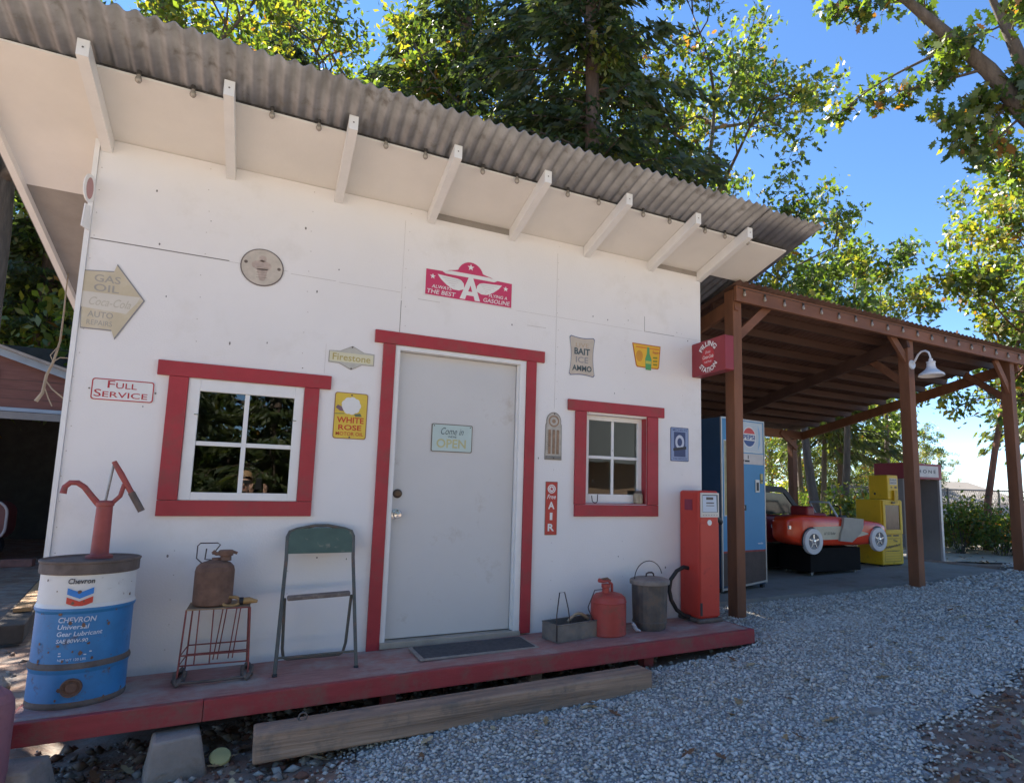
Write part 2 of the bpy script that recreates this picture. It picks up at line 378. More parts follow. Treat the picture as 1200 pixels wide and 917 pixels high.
# ------------------------------------------------------------------ the station
def W(u, v, w): return (u, -w, v)
def rebase(t, base):
    base = Vector(base); T = Matrix.Translation(-base); seen = set()
    def rec(o):
        for c in o.children:
            if c.type == 'MESH' and c.data.name not in seen: seen.add(c.data.name); c.data.transform(T)
            rec(c)
    rec(t); t.location = base
st = thing('filling_station', 'white plank-walled station building with red trim and a metal shed roof', 'building')
ZS = lambda y: 3.11-.26*y
mb = MB()
def wp(x0, x1, z0, z1): mb.box(x0, x1, 0, .11, z0, z1, WHITE)
TOP = 3.075
for x0, x1, z0, z1 in ((-1.775,-1.212,-.06,TOP),(-1.212,-.567,-.06,.975),(-1.212,-.567,1.708,TOP),(-.567,0,-.06,TOP),(0,1,2.07,TOP),(1,1.535,-.06,TOP),(1.535,2.125,-.06,.978),(1.535,2.125,1.703,TOP),(2.125,2.715,-.06,TOP)): wp(x0, x1, z0, z1)
mb.box(-1.775, 2.715, 0.002, .1, TOP, 3.105, WHITE)
mb.build('front_wall', st)
mb = MB()
def yz(u, v, w): return (w, u, v)
for xa, m in ((-1.773, WHITE), (2.613, WHITE)):
    P = [(.111,-.06),(3.8,-.06),(3.8,ZS(3.8)-.02),(.111,ZS(.111)-.02)]
    a = [(xa, y, z) for y, z in P]; b = [(xa+.1, y, z) for y, z in P]
    mb.add(a+b, [(0,1,2,3),(7,6,5,4),(0,4,5,1),(1,5,6,2),(2,6,7,3),(3,7,4,0)], m)
mb.box(-1.673, 2.613, 3.7, 3.8, -.06, ZS(3.8)-.02, WHITE); mb.build('side_wall', st)
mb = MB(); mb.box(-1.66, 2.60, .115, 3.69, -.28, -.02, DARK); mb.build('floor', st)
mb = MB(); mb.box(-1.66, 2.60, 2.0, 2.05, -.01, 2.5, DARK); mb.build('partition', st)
# dark joints of the wall sheets and small dents
mb = MB(); JN = mat('joint_dark', (.20, .18, .17), .8); JF = mat('joint_faint', (.52, .48, .45), .8)
for x0, x1, z0, z1 in ((-1.77,-1.06,2.478,2.484),(-.70,-.42,2.462,2.4645),(.02,.0235,2.17,2.40),(.14,.30,2.43,2.433),(1.0,1.16,2.36,2.363),(2.10,2.42,2.466,2.469),(2.10,2.103,2.47,2.60),(-.455,-.4535,1.82,2.02),(-1.06,-.72,2.475,2.477),(-.40,.015,2.458,2.460),(.9,2.08,2.465,2.4665),(2.42,2.71,2.464,2.4655),(.021,.0225,2.41,3.0),(1.25,1.2515,2.47,3.0),(1.25,1.2515,1.72,2.46)): mb.box(x0, x1, -.0012, .004, z0, z1, JN if z1-z0 > .003 and x1-x0 > .5 or (2.1 <= x0 < 2.2) or x0 == .02 else JF)
for kz in range(22):
    for kx in (-1.76, -1.2, -.59, .02+.03, 1.26, 1.9, 2.5): mb.face(circ(kx+random.uniform(-.01,.01), .12+.14*kz, .0035, 7), .0012, JF, W) if not (-.15 < kx < 1.15 and .14*kz < 2.1) and not (-1.4 < kx < -.4 and .7 < .14*kz < 1.75) and not (1.4 < kx < 2.3 and .7 < .14*kz < 1.75) else None
for k in range(34):
    x = random.uniform(-1.6, 2.65); z = random.uniform(.1, 2.9)
    if -.1 < x < 1.1 and z < 2.2: continue
    mb.face(circ(x, z, random.uniform(.003,.007), 7, random.uniform(.003,.012)), .0015, JN, W)
struct(mb.build('wall_joint', st), 'stuff')
mb = MB(); mb.box(.226, .827, -.003, .0, 3.06, 3.108, BARE_SHADE); mb.build('gap_shade_strip', st)  # grey strip painting the shaded gap between wall top and soffit
mb = MB(); mb.box(2.181, 2.679, -.003, .0, 3.065, 3.108, BARE_SHADE); mb.build('gap_shade_strip', st)  # same painted gap shade in the right hand bay
mb = MB(); mb.box(-1.80, -1.776, -.012, .12, -.06, 3.09, WTRIM); mb.build('corner_board', st)
# soffit, rafters, metal
mb = MB()
def slab(x0, x1, y0, y1, off, th, m):
    v = [(x, y, ZS(y)+off+t) for t in (0, th) for x, y in ((x0,y0),(x1,y0),(x1,y1),(x0,y1))]
    mb.add(v, [(3,2,1,0),(4,5,6,7),(0,1,5,4),(1,2,6,5),(2,3,7,6),(3,0,4,7)], m)
xj = [-2.28, -1.095, .205, 1.515, 2.72]
for a, b in zip(xj[:-1], xj[1:]): slab(a+.0015, b-.0015, -.515, .58, 0, .011, WSOF)
slab(2.7215, 3.27, -.515, .0, 0, .011, WSOF)
mb.build('soffit', st)
mb = MB(); slab(-2.28, 2.72, .583, 3.95, .002, .011, BARE_SHADE); slab(-2.30, -2.262, -.66, 4.0, -.05, .05, WSOF); mb.build('rake_board', st)
RX = [-1.74, -1.094, -.44, .205, .848, 1.515, 2.16, 2.70]
bolt = mat('bolt', (.2,.17,.15), .5, metal=.7)
for x in RX:
    mb = MB(); y0 = -.665
    v = [(x+s, y, z) for s in (-.026, .026) for y, z in ((-.002, 3.02), (y0, 3.02-.26*y0), (y0, 3.108-.26*y0), (-.002, 3.1085))]
    mb.add(v, [(0,1,2,3),(7,6,5,4),(0,4,5,1),(1,5,6,2),(3,2,6,7),(0,3,7,4)], WTRIM)
    mb.face(circ(x, 3.2385, .005, 8), .6665, bolt, W)
    mb.build('rafter', st)
mb = MB(); slab(-2.27, 2.72, -.505, -.48, .012, .014, DARK); mb.build('roof_batten', st)
def corrugated(name, xs0, xs1, y0, y1, zf, m, per=.08, amp=.0135, parent=None, seams=.66):
    n = int((xs1-xs0)/(per/8)); xs = np.linspace(xs0, xs1, n+1); ys = np.linspace(y0, y1, 7); vs = []; fs = []
    for y in ys:
        for x in xs:
            k = int((x-xs0)/seams); vs.append((x, y, zf(x, y)+amp*math.sin(2*PI*x/per)+.0025*(k % 2)+.002*wob(x*2, y*2)))
    for j in range(len(ys)-1):
        for i in range(n): fs.append((j*(n+1)+i, j*(n+1)+i+1, (j+1)*(n+1)+i+1, (j+1)*(n+1)+i))
    q = MB(); q.add(vs, fs, m, True); o = q.build(name, parent); s = o.modifiers.new('th', 'SOLIDIFY'); s.thickness = .003; return o
corrugated('metal_roof', -2.34, 2.745, -.87, 4.08, lambda x, y: ZS(y)+.037, GALV, parent=st)
corrugated('metal_roof', 2.746, 3.36, -.85, .68, lambda x, y: ZS(y)+.0395, GALV, parent=st)
# large window
def trim(t, name, boxes, d=.022, y=0, m=RED):
    q = MB()
    for x0, x1, z0, z1 in boxes: q.box(x0, x1, y-d, y, z0, z1, m)
    return q.build(name, t, bevel=.003)
def window(boxes, gl, sash_y, sash, mw, mx, mz, recess=None):
    w = MB(); x0, x1, z0, z1 = sash; a, b, c, d = gl
    for q in ((x0, a, z0, z1), (b, x1, z0, z1), (a, b, z0, c), (a, b, d, z1)): w.box(q[0], q[1], sash_y, sash_y+.035, q[2], q[3], WTRIM)
    w.box(mx-mw/2, mx+mw/2, sash_y+.008, sash_y+.032, c, d, WTRIM)
    for p, r in ((a, mx-mw/2), (mx+mw/2, b)): w.box(p, r, sash_y+.008, sash_y+.032, mz-mw/2, mz+mw/2, WTRIM)
    o = w.build('window', st, bevel=.002)
    g = MB(); g.box(a-.005, b+.005, sash_y+.018, sash_y+.022, c-.005, d+.005, GLASS); g.build('pane', o)
    trim(o, 'frame', boxes)
    return o
w1 = window(((-1.376,-.407,1.713,1.803),(-1.314,-1.213,.975,1.711),(-.566,-.476,.975,1.711),(-1.314,-.476,.881,.973)), (-1.150,-.622,1.022,1.636), -.008, (-1.212,-.567,.975,1.708), .026, -.892, 1.317)
w2 = window(((1.366,2.299,1.720,1.808),(1.435,1.535,.975,1.718),(2.125,2.235,.975,1.718),(1.438,2.235,.881,.973)), (1.60,2.075,1.058,1.665), .06, (1.536,2.124,.979,1.702), .024, 1.832, 1.36)
q = MB()
for x in (1.5355, 2.1155): q.box(x, x+.009, .001, .059, .979, 1.702, RED)
q.box(1.545, 2.115, .001, .058, .9785, .984, RED); q.build('reveal', w2)
q = MB(); q.box(-1.17,-1.145,-.014,-.009,1.487,1.493,CHROME); q.build('catch', w1)
q = MB(); q.box(-.628,-.603,-.014,-.009,1.487,1.493,CHROME); q.build('catch', w1)
# door
trim(st, 'door_frame', ((-.144,1.15,2.074,2.163),(-.084,-.001,.0,2.072),(1.001,1.082,.03,2.072)))
q = MB()
for x0, x1 in ((0,.034),(.952,1.0)): q.box(x0, x1, -.008, .1, .012, 2.069, WTRIM)
q.box(.034, .952, -.008, .1, 2.04, 2.069, WTRIM); q.box(.94, .952, .02, .05, .055, 2.04, WTRIM); q.build('door_jamb', st, bevel=.002)
q = MB(); q.box(.036, .940, .052, .095, .058, 2.037, DOORM); door = q.build('door', st, bevel=.003)
q = MB(); KY = Matrix.Rotation(R(90), 4, 'X')
q.lathe([(.0,0),(.034,0),(.034,.006),(.014,.010),(.012,.035),(.026,.045),(.030,.058),(.024,.070),(0,.074)], CHROME, (.075,.052,.893), 20, KY); q.build('knob', door)
q = MB(); q.lathe([(0,0),(.032,0),(.030,.012),(.018,.018),(0,.019)], mat('old_brass', (.12,.085,.06), .45, metal=.8), (.078,.052,1.035), 20, KY); q.build('deadbolt', door)
q = MB(); q.box(.0, 1.0, -.03, .095, .012, .052, mat('threshold', (.42,.36,.29), .7, .15, 6, .2)); q.build('threshold', st, bevel=.004)
rebase(st, (.47, 1.9, -.06))
# jar and hook on the small window ledge
t = thing('jar', 'small brown glass jar on the ledge of the small red window', 'jar', (2.062, .03, .984))
q = MB(); JG = mat('jar_glass', (.33,.27,.19), .2, .3, 20); q.lathe([(0,.001),(.036,.001),(.04,.01),(.04,.075),(.03,.09),(.03,.1)], JG, n=20); q.build('jar_body', t)
q = MB(); q.lathe([(.032,.088),(.033,.108),(0,.108)], RIM, n=20); q.build('lid', t)
q = MB(); q.tube([(1.60,-.0,1.045),(1.60,-.012,1.0),(1.612,-.02,.99),(1.632,-.02,.99),(1.645,-.014,1.0),(1.648,-.012,1.055)], .004, WIRE, 6); tag(q.build('hook'), 'bent wire hook at the lower left of the small window', 'hook')

# ------------------------------------------------------------------ porch, blocks, timber
ZP = lambda x: .008+.013*x
pt = thing('porch', 'low red porch deck along the foot of the white wall', 'porch')
q = MB(); X0, X1 = -1.73, 2.71
v = [(x, y, ZP(x)+o) for o in (-.03, 0) for x, y in ((X0,-.575),(X1,-.56),(X1,-.001 if X1 < 2.7 else -.001),(X0,-.001))]
q.add(v, [(3,2,1,0),(4,5,6,7),(0,1,5,4),(1,2,6,5),(2,3,7,6),(3,0,4,7)], DECK); q.build('deck', pt, bevel=.003)
def fboard(x0, x1, y0, y1):
    q = MB(); v = [(x, y, ZP(x)+o) for o in (-.105, -.002) for x, y in ((x0,y0-.04),(x1,y1-.04),(x1,y1),(x0,y0))]
    q.add(v, [(3,2,1,0),(4,5,6,7),(0,1,5,4),(1,2,6,5),(2,3,7,6),(3,0,4,7)], FASC); return q.build('fascia', pt, bevel=.004)
fboard(-1.745, -.955, -.577, -.576); fboard(-.953, 2.73, -.576, -.562)
q = MB(); q.bar((X1+.01,-.56,ZP(X1)-.054),(X1+.01,-.01,ZP(X1)-.054),.035,.10,FASC); q.build('end_board', pt, bevel=.004); q = MB(); q.bar((X0,-.575,ZP(X0)-.054),(X0,-.01,ZP(X0)-.054),.035,.10,FASC); q.build('end_board', pt, bevel=.004)
for x in (-.02, 1.80, .92):
    q = MB(); q.box(x-.04, x+.04, -.52, -.44, -.33, ZP(x)-.032, FASC if x != .92 else TIMB); q.build('leg', pt, bevel=.003)
rebase(pt, (.56, -.3, -.3))
def pier(x, y, z, s, label, rz, h=.2):
    q = MB(); a, b = s, s*.72
    v = [(-a/2,-a/2*.8,0),(a/2,-a/2*.8,0),(a/2,a/2*.8,0),(-a/2,a/2*.8,0),(-b/2,-b/2*.8,h),(b/2,-b/2*.8,h),(b/2,b/2*.8,h),(-b/2,b/2*.8,h)]
    q.add(v, [(3,2,1,0),(4,5,6,7),(0,1,5,4),(1,2,6,5),(2,3,7,6),(3,0,4,7)], BLOCK)
    o = q.build('concrete_block', None, (x, y, z), bevel=.012); o.rotation_euler = (R(2), R(-2), rz); return tag(o, label, 'concrete block', 'pier blocks under the porch')
pier(-1.05, -.62, -.36, .27, 'concrete pier block left of the long timber, under the red porch', R(8), .22)
pier(-1.66, -.66, -.40, .30, 'concrete pier block under the left end of the porch, at the picture edge', R(-12), .23)
pier(.93, -.48, -.33, .26, 'small concrete pier block behind the long timber, below the doorstep', R(3), .17)
q = MB(); q.bar((-.72,-.79,-.188),(1.60,-.77,-.15),.16,.14,TIMB); tim = tag(q.build('timber_beam', bevel=.01), 'long weathered timber laid on the gravel in front of the porch', 'timber')
q = MB(); q.tube([( .02*math.cos(a), 0, .02*math.sin(a)) for a in np.linspace(0, 2*PI, 13)[:-1]], .005, RIM, 6, closed=True); tag(q.build('ring_bolt', None, (-.50,-.77,-.098)), 'rusty iron ring standing on the long timber', 'ring')
q = MB(); q.lathe([(.105,-.5),(.105,.02),(.10,.06),(.085,.09),(.055,.115),(.02,.125),(0,.126)], mat('faded_pink', (.32,.14,.16), .6, .12, 6, stain=(.26,.12,.12), samt=.3, sscale=5), (0,0,0), 28); tag(q.build('bollard', None, (-1.76,-.76,.07)), 'faded pink round topped post beside the left end of the porch', 'post')

# ------------------------------------------------------------------ carport
cp = thing('carport', 'open brown timber carport with a corrugated roof beside the station', 'carport')
CZ = lambda x, y: 3.078-.012*(x-3.13)-.185*y
corrugated('roof_sheet', 3.10, 8.12, -.07, 3.85, CZ, RUSTM, per=.08, amp=.010, parent=cp)
corrugated('roof_sheet', 2.737, 3.17, .60, 3.85, lambda x, y: CZ(x, y)+.007, RUSTM, per=.08, amp=.010, parent=cp)
def beam(a, b, w, h, name='beam', m=BROWNX): 
    q = MB(); q.bar(a, b, w, h, m); return q.build(name, cp, bevel=.004)
beam((3.135,.0,CZ(3.135,0)-.092),(8.09,.0,CZ(8.09,0)-.092),.04,.152,'front_beam')
beam((3.14,3.62,CZ(3.14,3.62)-.16),(8.08,3.62,CZ(8.08,3.62)-.16),.04,.15,'back_beam')
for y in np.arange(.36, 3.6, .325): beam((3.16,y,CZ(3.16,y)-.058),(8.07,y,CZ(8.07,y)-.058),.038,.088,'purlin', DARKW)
for x in (3.17, 5.74, 8.0):
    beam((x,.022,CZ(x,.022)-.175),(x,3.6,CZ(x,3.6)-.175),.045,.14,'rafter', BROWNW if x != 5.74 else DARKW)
def post(x, y, zb, zt, wx=.105, wy=.125, name='post'):
    q = MB(); q.box(x-wx/2, x+wx/2, y-wy/2, y+wy/2, zb, zt, BROWNW); return q.build(name, cp, bevel=.005)
for x, y in ((3.187,.09),(5.79,.09),(7.87,.09)): post(x, y, gfn(x, y)[2]-.06, CZ(x, y)-.026)
for x in (3.19, 5.79, 7.85): post(x, 3.62+.09, SL(x)-.05, CZ(x, 3.7)-.05)
def brace(a, b): beam(a, b, .04, .085, 'brace')
brace((3.21,.07,2.58),(3.63,.07,2.95)); brace((5.81,.07,2.60),(5.50,.07,2.93)); brace((7.87,.07,2.45),(7.56,.07,2.88))
brace((7.87,.12,2.40),(7.87,.62,2.80)); brace((7.85,3.60,1.95),(7.45,3.60,2.22)); brace((5.79,.12,2.4),(5.79,.6,2.8))
q = MB(); q.box(5.725,5.86,.02,.16,gfn(5.79,.09)[2]-.02,gfn(5.79,.09)[2]+.012,CONC); q.build('post_foot', cp)
rebase(cp, (5.6, 1.9, 0))
# string lights along the carport beam and the eave
BUL = mat('clear_bulb', (.30,.27,.23), .1, .05, spec=.8); SOCK = mat('socket', (.05,.045,.04), .6)
def bulb_string(label, pts, cord):
    t = thing('string_light', label, 'string light', pts[0])
    o = Vector(pts[0]); q = MB(); q.tube([Vector(p)-o for p in cord], .003, SOCK, 5); q.build('cord', t)
    q = MB(); q.lathe([(0,.0),(.011,0),(.011,-.022),(.009,-.024)], SOCK, n=8); q.lathe([(.009,-.022),(.011,-.032),(.016,-.046),(.017,-.054),(.013,-.064),(.006,-.070),(0,-.071)], BUL, n=10); q.v = [tuple(Vector(v)+Vector((0,0,.03))) for v in q.v]
    b0 = q.build('bulb', t)
    for i, p in enumerate(pts):
        b = b0 if i == 0 else b0.copy()
        if i: COL.objects.link(b)
        b.parent = t; b.location = Vector(p)-o
P = [(x, -.028, CZ(x,0)-.075-.006*((i*7) % 3)) for i, x in enumerate(np.arange(3.23, 8.0, .262))]
bulb_string('string of clear bulbs along the front beam of the carport', P, [(x, -.024, CZ(x,0)-.04) for x in np.linspace(3.15, 8.05, 40)])
P = []
for i, (a, b) in enumerate(zip(RX[:-1], RX[1:])):
    for k in (.33, .72): P.append((a+(b-a)*k, -.53, ZS(-.53)-.005))
P += [(2.80, -.53, ZS(-.53)-.005)]
bulb_string('string of clear bulbs along the front edge of the white eave', P, [(x, -.522, ZS(-.522)+.016) for x in np.linspace(-1.7, 3.2, 40)])
# gooseneck barn lamp on the middle post
t = thing('barn_lamp', 'white enamel gooseneck lamp on the middle carport post', 'lamp', (5.80, .027, 2.60))
LW = mat('lamp_enamel', (.72,.72,.72), .3, .03)
q = MB(); q.lathe([(0,.016),(.045,.014),(.055,.004),(.055,0)], LW, n=24, M=KY); q.build('wall_plate', t)
q = MB(); q.tube([(0,-.01,0),(0,-.05,.055),(0,-.08,.105),(.0,-.12,.13),(0,-.165,.13),(0,-.20,.105),(0,-.215,.06),(0,-.22,.02)], .011, LW, 10); q.build('gooseneck', t)
q = MB(); q.lathe([(.018,.03),(.022,.028),(.022,.0),(.045,-.004),(.048,-.014),(.042,-.02),(.044,-.06),(.058,-.09),(.095,-.12),(.125,-.142),(.132,-.16),(.132,-.166),(.126,-.164),(.09,-.13),(.05,-.10),(.03,-.05)], LW, (0,-.22,0), 32); sh = q.build('shade', t)
q = MB(); q.lathe([(.012,-.06),(.02,-.09),(.028,-.12),(.02,-.145),(0,-.15)], mat('lamp_bulb', (.8,.78,.7), .2, .02), (0,-.22,0), 14); q.build('bulb', sh)
# ------------------------------------------------------------------ signs on the front wall
INK = mat('ink_black', (.03,.03,.035), .5, .1); INKR = mat('ink_red', (.45,.03,.04), .45, .1); INKW = mat('ink_white', (.75,.74,.72), .45, .05)
INKG = mat('ink_grey', (.36,.33,.29), .6, .1); INKB = mat('ink_blue', (.03,.06,.2), .5, .1); GOLD = mat('ink_gold', (.45,.36,.12), .5, .1); INKT = mat('ink_teal', (.06,.09,.10), .5, .1)
def signobj(mb, name, label, cx, cz, cat='sign', y=-.001): return tag(mb.build(name, None, (cx, y, cz)), label, cat)
def screws(q, pts, r=.005, w=.0052):
    for p in pts: q.face(circ(*p, r, 8), w, RIM, W)
# arrow
TAN = mat('arrow_tan', (.55,.47,.33), .55, .1, 5, stain=(.62,.56,.45), samt=.3, sscale=6); TANP = mat('arrow_pale', (.63,.58,.50), .55, .06, 5); EDGE = mat('sign_edge', (.25,.24,.25), .5, .1)
ar = [(-.157,.155),(-.008,.172),(.003,.217),(.154,.018),(.028,-.235),(.011,-.186),(-.136,-.187)]
q = MB(); q.prism(ar, .004, EDGE, W); q.face([(u*.965-.002, v*.965) for u, v in ar], .0046, TAN, W)
q.face([(-.145,.03),(.13,.035),(.118,-.0),(.07,-.075),(-.145,-.062)], .0050, TANP, W)
q.text('GAS', -.035, .118, INKG, W, .0054, height=.044, width=.125, bold=.012); q.text('OIL', -.035, .062, INKG, W, .0054, height=.044, width=.12, bold=.012)
q.text('Coca-Cola', -.01, -.02, mat('faint_script', (.50,.45,.36), .6), W, .0054, width=.2, height=.05, shear=.4, bold=.006)
q.text('AUTO', -.05, -.098, INKG, W, .0054, height=.036, width=.12, bold=.012); q.text('REPAIRS', -.05, -.147, INKG, W, .0054, height=.03, width=.12, bold=.004)
signobj(q, 'arrow_sign', 'tan metal arrow sign reading GAS OIL AUTO REPAIRS at the left wall corner', -1.63, 2.13)
# full service
q = MB(); P = rrect(-.151,.151,-.064,.064,.016); q.prism(P, .004, INKW, W); ring(q, rrect(-.149,.149,-.062,.062,.016), rrect(-.143,.143,-.056,.056,.012), .0046, INKR, W)
for tx, y, first in (('ULL', .028, 'F'), ('ERVICE', -.026, 'S')):
    wd = .10 if first == 'F' else .215; x0 = -.075 if first == 'F' else -.135
    q.text(first, x0, y+.003, INKR, W, .0048, height=.043, width=.034, align='L', bold=.006); q.text(tx, x0+.040, y-.002, INKR, W, .0048, height=.033, width=wd, align='L', bold=.006)
screws(q, ((-.158,.0),(.158,-.002))); signobj(q, 'service_sign', 'small white sign reading FULL SERVICE in red letters left of the large window', -1.533, 1.601)
# round plaque, faded
q = MB(); q.prism(circ(0,0,.126,36,.124), .005, mat('plaque_rim', (.16,.13,.12), .5), W); q.face(circ(0,0,.119,36,.117), .0056, mat('plaque_tan', (.52,.46,.39), .6, .15, 14), W)
FD = mat('faded_print', (.33,.27,.23), .7, .2, 30); FD2 = mat('faded_print_pale', (.45,.36,.31), .7, .2, 30)
q.face(circ(-.005,.012,.058,20,.034), .006, FD2, W); q.face([(-.032,-.012),(.034,-.006),(.020,-.085),(.004,-.092),(-.012,-.085)], .006, FD2, W); q.face(circ(.0,.058,.022,16), .006, FD2, W)
for k in range(5): q.face([(-.03,.0-.017*k),(.03,.004-.017*k),(.03,.0-.017*k),(-.03,-.004-.017*k)], .0064, FD, W)
screws(q, ((-.095,.022),(.098,.004)), .011, .0064); signobj(q, 'round_sign', 'round faded tan sign with a dark rim high above the large window', -.872, 2.472)
# tyre brand shield
q = MB(); P = [(-.147,.037),(-.075,.042),(.002,.083),(.078,.044),(.147,.041),(.147,-.042),(.07,-.042),(.0,-.083),(-.08,-.044),(-.147,-.043)]
q.prism(P, .004, INKG, W); q.face([(u*.965,v*.93) for u, v in P], .0046, mat('shield_grey', (.50,.48,.42), .55, .1, 20), W); q.face([(-.141,.030),(.141,.031),(.141,-.033),(-.141,-.034)], .005, mat('shield_cream', (.66,.62,.44), .5, .06), W)
q.text('Firestone', 0, -.001, GOLD, W, .0054, width=.245, height=.046, bold=.012); screws(q, ((0,.074),(0,-.074)), .006)
signobj(q, 'shield_sign', 'small cream six sided sign reading Firestone left of the door frame', -.287, 1.944)
# white rose
YS = mat('enamel_yellow', (.70,.50,.07), .4, .08, 5); RSM = mat('ink_orange_red', (.55,.06,.03), .45)
q = MB(); q.prism(rrect(-.106,.106,-.156,.156,.016), .004, mat('rusty_edge', (.30,.14,.07), .6), W); q.face(rrect(-.101,.101,-.151,.151,.014), .0046, YS, W)
for k in range(9):
    a = k*40; q.face(circ(.0+.038*math.cos(R(a)), .068+.035*math.sin(R(a)), .026, 12), .0050+.0001*k, INKW, W)
q.face(circ(0,.068,.044,20), .0062, INKW, W)
LFG = mat('print_green', (.14,.17,.10), .5); q.face([(-.098,.052),(-.085,.07),(-.06,.06),(-.045,.028),(-.07,.03)], .0062, mat('print_purple', (.22,.13,.15), .5), W); q.face([(.02,.012),(.06,.02),(.072,-.002),(.03,-.004)], .0062, LFG, W); q.face([(-.10,.012),(-.04,.016),(-.04,.011),(-.10,.007)], .0062, LFG, W)
q.text('WHITE', 0, -.030, RSM, W, .0062, width=.172, height=.040, bold=.02); q.text('ROSE', 0, -.080, RSM, W, .0062, width=.148, height=.036, bold=.02); q.text('MOTOR OIL', 0, -.122, RSM, W, .0062, width=.175, height=.024, bold=.008)
screws(q, ((0,.140),(0,-.145)), .006, .0064); signobj(q, 'oil_sign', 'yellow sign reading WHITE ROSE MOTOR OIL between large window and door', -.271, 1.548)
# winged A
PK = mat('enamel_pink', (.56,.05,.13), .35, .06, 4)
q = MB(); dome = [(.345,-.103),(.345,.098),(.20,.101),(.165,.118),(.12,.128)] + circ(.0,.10,.105,14,.112,18,162) + [(-.12,.128),(-.165,.118),(-.20,.101),(-.345,.098),(-.345,-.103)]
q.prism(dome[::-1], .005, INKW, W); q.face([(u*.972, v*.955+.0015) for u, v in dome][::-1], .0056, PK, W)
q.face([(-.215,.096),(-.15,.112),(.15,.112),(.215,.096),(.19,.083),(-.19,.083)], .0062, INKW, W)
A = [(-.078,-.088),(-.036,-.088),(-.026,-.055),(.030,-.055),(.040,-.088),(.082,-.088),(.018,.094),(-.010,.094)]
wl_ = [(-.05,.030),(-.07,.052),(-.10,.060),(-.25,.068),(-.225,.035),(-.18,-.002),(-.13,-.028),(-.085,-.030),(-.045,-.012)]
q.face(A, .0064, INKW, W); q.face([(-.014,-.024),(.018,-.024),(.002,.024)], .0068, PK, W); q.face(wl_, .0062, INKW, W); q.face([(-u+.004, v) for u, v in wl_][::-1], .0062, INKW, W)
FT = mat('feather', (.58,.52,.52), .5)
for sgn in (-1, 1):
    for k in range(5): q.face([(sgn*(.08+.012*k),.045-.014*k),(sgn*(.215-.024*k),.052-.017*k),(sgn*(.215-.024*k),.048-.017*k),(sgn*(.08+.012*k),.042-.014*k)][::-sgn], .0067, FT, W)
for cx, cy, r in ((-.285,.045,.022),(.285,.045,.022),(.0,.165,.028)): q.face(star(cx, cy, r), .0064, INKW, W)
q.text('ALWAYS', -.215, -.028, INKW, W, .0064, width=.15, height=.025, bold=.012, shear=.15); q.text('THE BEST', -.215, -.068, INKW, W, .0064, width=.215, height=.032, bold=.012, shear=.15)
q.text('FLYING A', .225, -.028, INKW, W, .0064, width=.15, height=.025, bold=.012, shear=.15); q.text('GASOLINE', .215, -.068, INKW, W, .0064, width=.215, height=.032, bold=.012, shear=.15)
signobj(q, 'winged_sign', 'pink red sign with a winged white letter A above the door', .522, 2.573)
# bait ice ammo
def wavy(s=1.):
    P = []
    for (x0, y0, x1, y1) in ((-.105,-.165,.105,-.165),(.118,-.15,.118,.15),(.105,.165,-.105,.165),(-.118,.15,-.118,-.15)):
        for i in range(9):
            t = i/8; b = -.012*math.sin(PI*t); x = x0+(x1-x0)*t; y = y0+(y1-y0)*t
            if abs(x1-x0) > .1: y -= math.copysign(1, y0)*(-b)
            else: x -= math.copysign(1, x0)*(-b)*1.3
            P.append((x*s, y*s))
    return P
q = MB(); q.prism(wavy(1.03), .004, INKW, W); q.face(wavy(1.0), .0046, INKB, W); q.face(wavy(.965), .005, mat('bait_tan', (.52,.45,.37), .55, .12, 7), W)
q.text('LIVE', 0, .092, mat('bait_faint', (.45,.33,.22), .6), W, .0054, width=.12, height=.035)
q.text('BAIT', 0, .040, INKT, W, .0054, width=.145, height=.055, bold=.03); q.text('ICE', 0, -.030, mat('bait_mid', (.26,.25,.26), .6), W, .0054, width=.115, height=.05, bold=.012); q.text('AMMO', 0, -.100, INKT, W, .0054, width=.18, height=.048, bold=.03)
signobj(q, 'bait_sign', 'tan sign with wavy dark outline reading BAIT ICE AMMO', 1.489, 2.17)
# soda sign (plain bottle, no figure)
q = MB(); P = [(-.146,.108),(.146,.108),(.130,-.085),(.118,-.098),(-.095,-.098),(-.108,-.085)]
q.prism(P[::-1], .004, mat('soda_rim', (.50,.14,.02), .45), W); q.face([(u*.945,v*.92) for u, v in P][::-1], .0046, mat('soda_yellow', (.78,.45,.03), .4, .06), W)
q.face([(-.11,.085),(.13,.085),(.13,.07),(-.11,.07)][::-1], .005, mat('soda_orange', (.7,.25,.02), .4), W)
BG = mat('bottle_green', (.10,.34,.12), .35, .1); q.face([(-.012,-.115),(.046,-.115),(.05,-.02),(.03,.03),(.028,.085),(.004,.085),(.002,.03),(-.016,-.02)], .0054, BG, W); q.face([(-.01,-.06),(.046,-.06),(.046,-.035),(-.01,-.035)], .0058, mat('bottle_label', (.5,.5,.1), .4), W)
q.text('Squirt', .098, .045, INKR, W, .0054, width=.075, height=.03, bold=.015)
for k in range(3): q.face([(.065,.005-.03*k),(.11,.008-.03*k),(.11,-.006-.03*k),(.065,-.009-.03*k)][::-1], .0054, mat('soda_text', (.25,.25,.03), .5), W)
q.face(circ(-.075,.0,.035,14,.05), .005, mat('soda_splash', (.62,.28,.03), .5), W)
signobj(q, 'soda_sign', 'small yellow sign with a green soda bottle near the right wall corner', 2.122, 2.243)
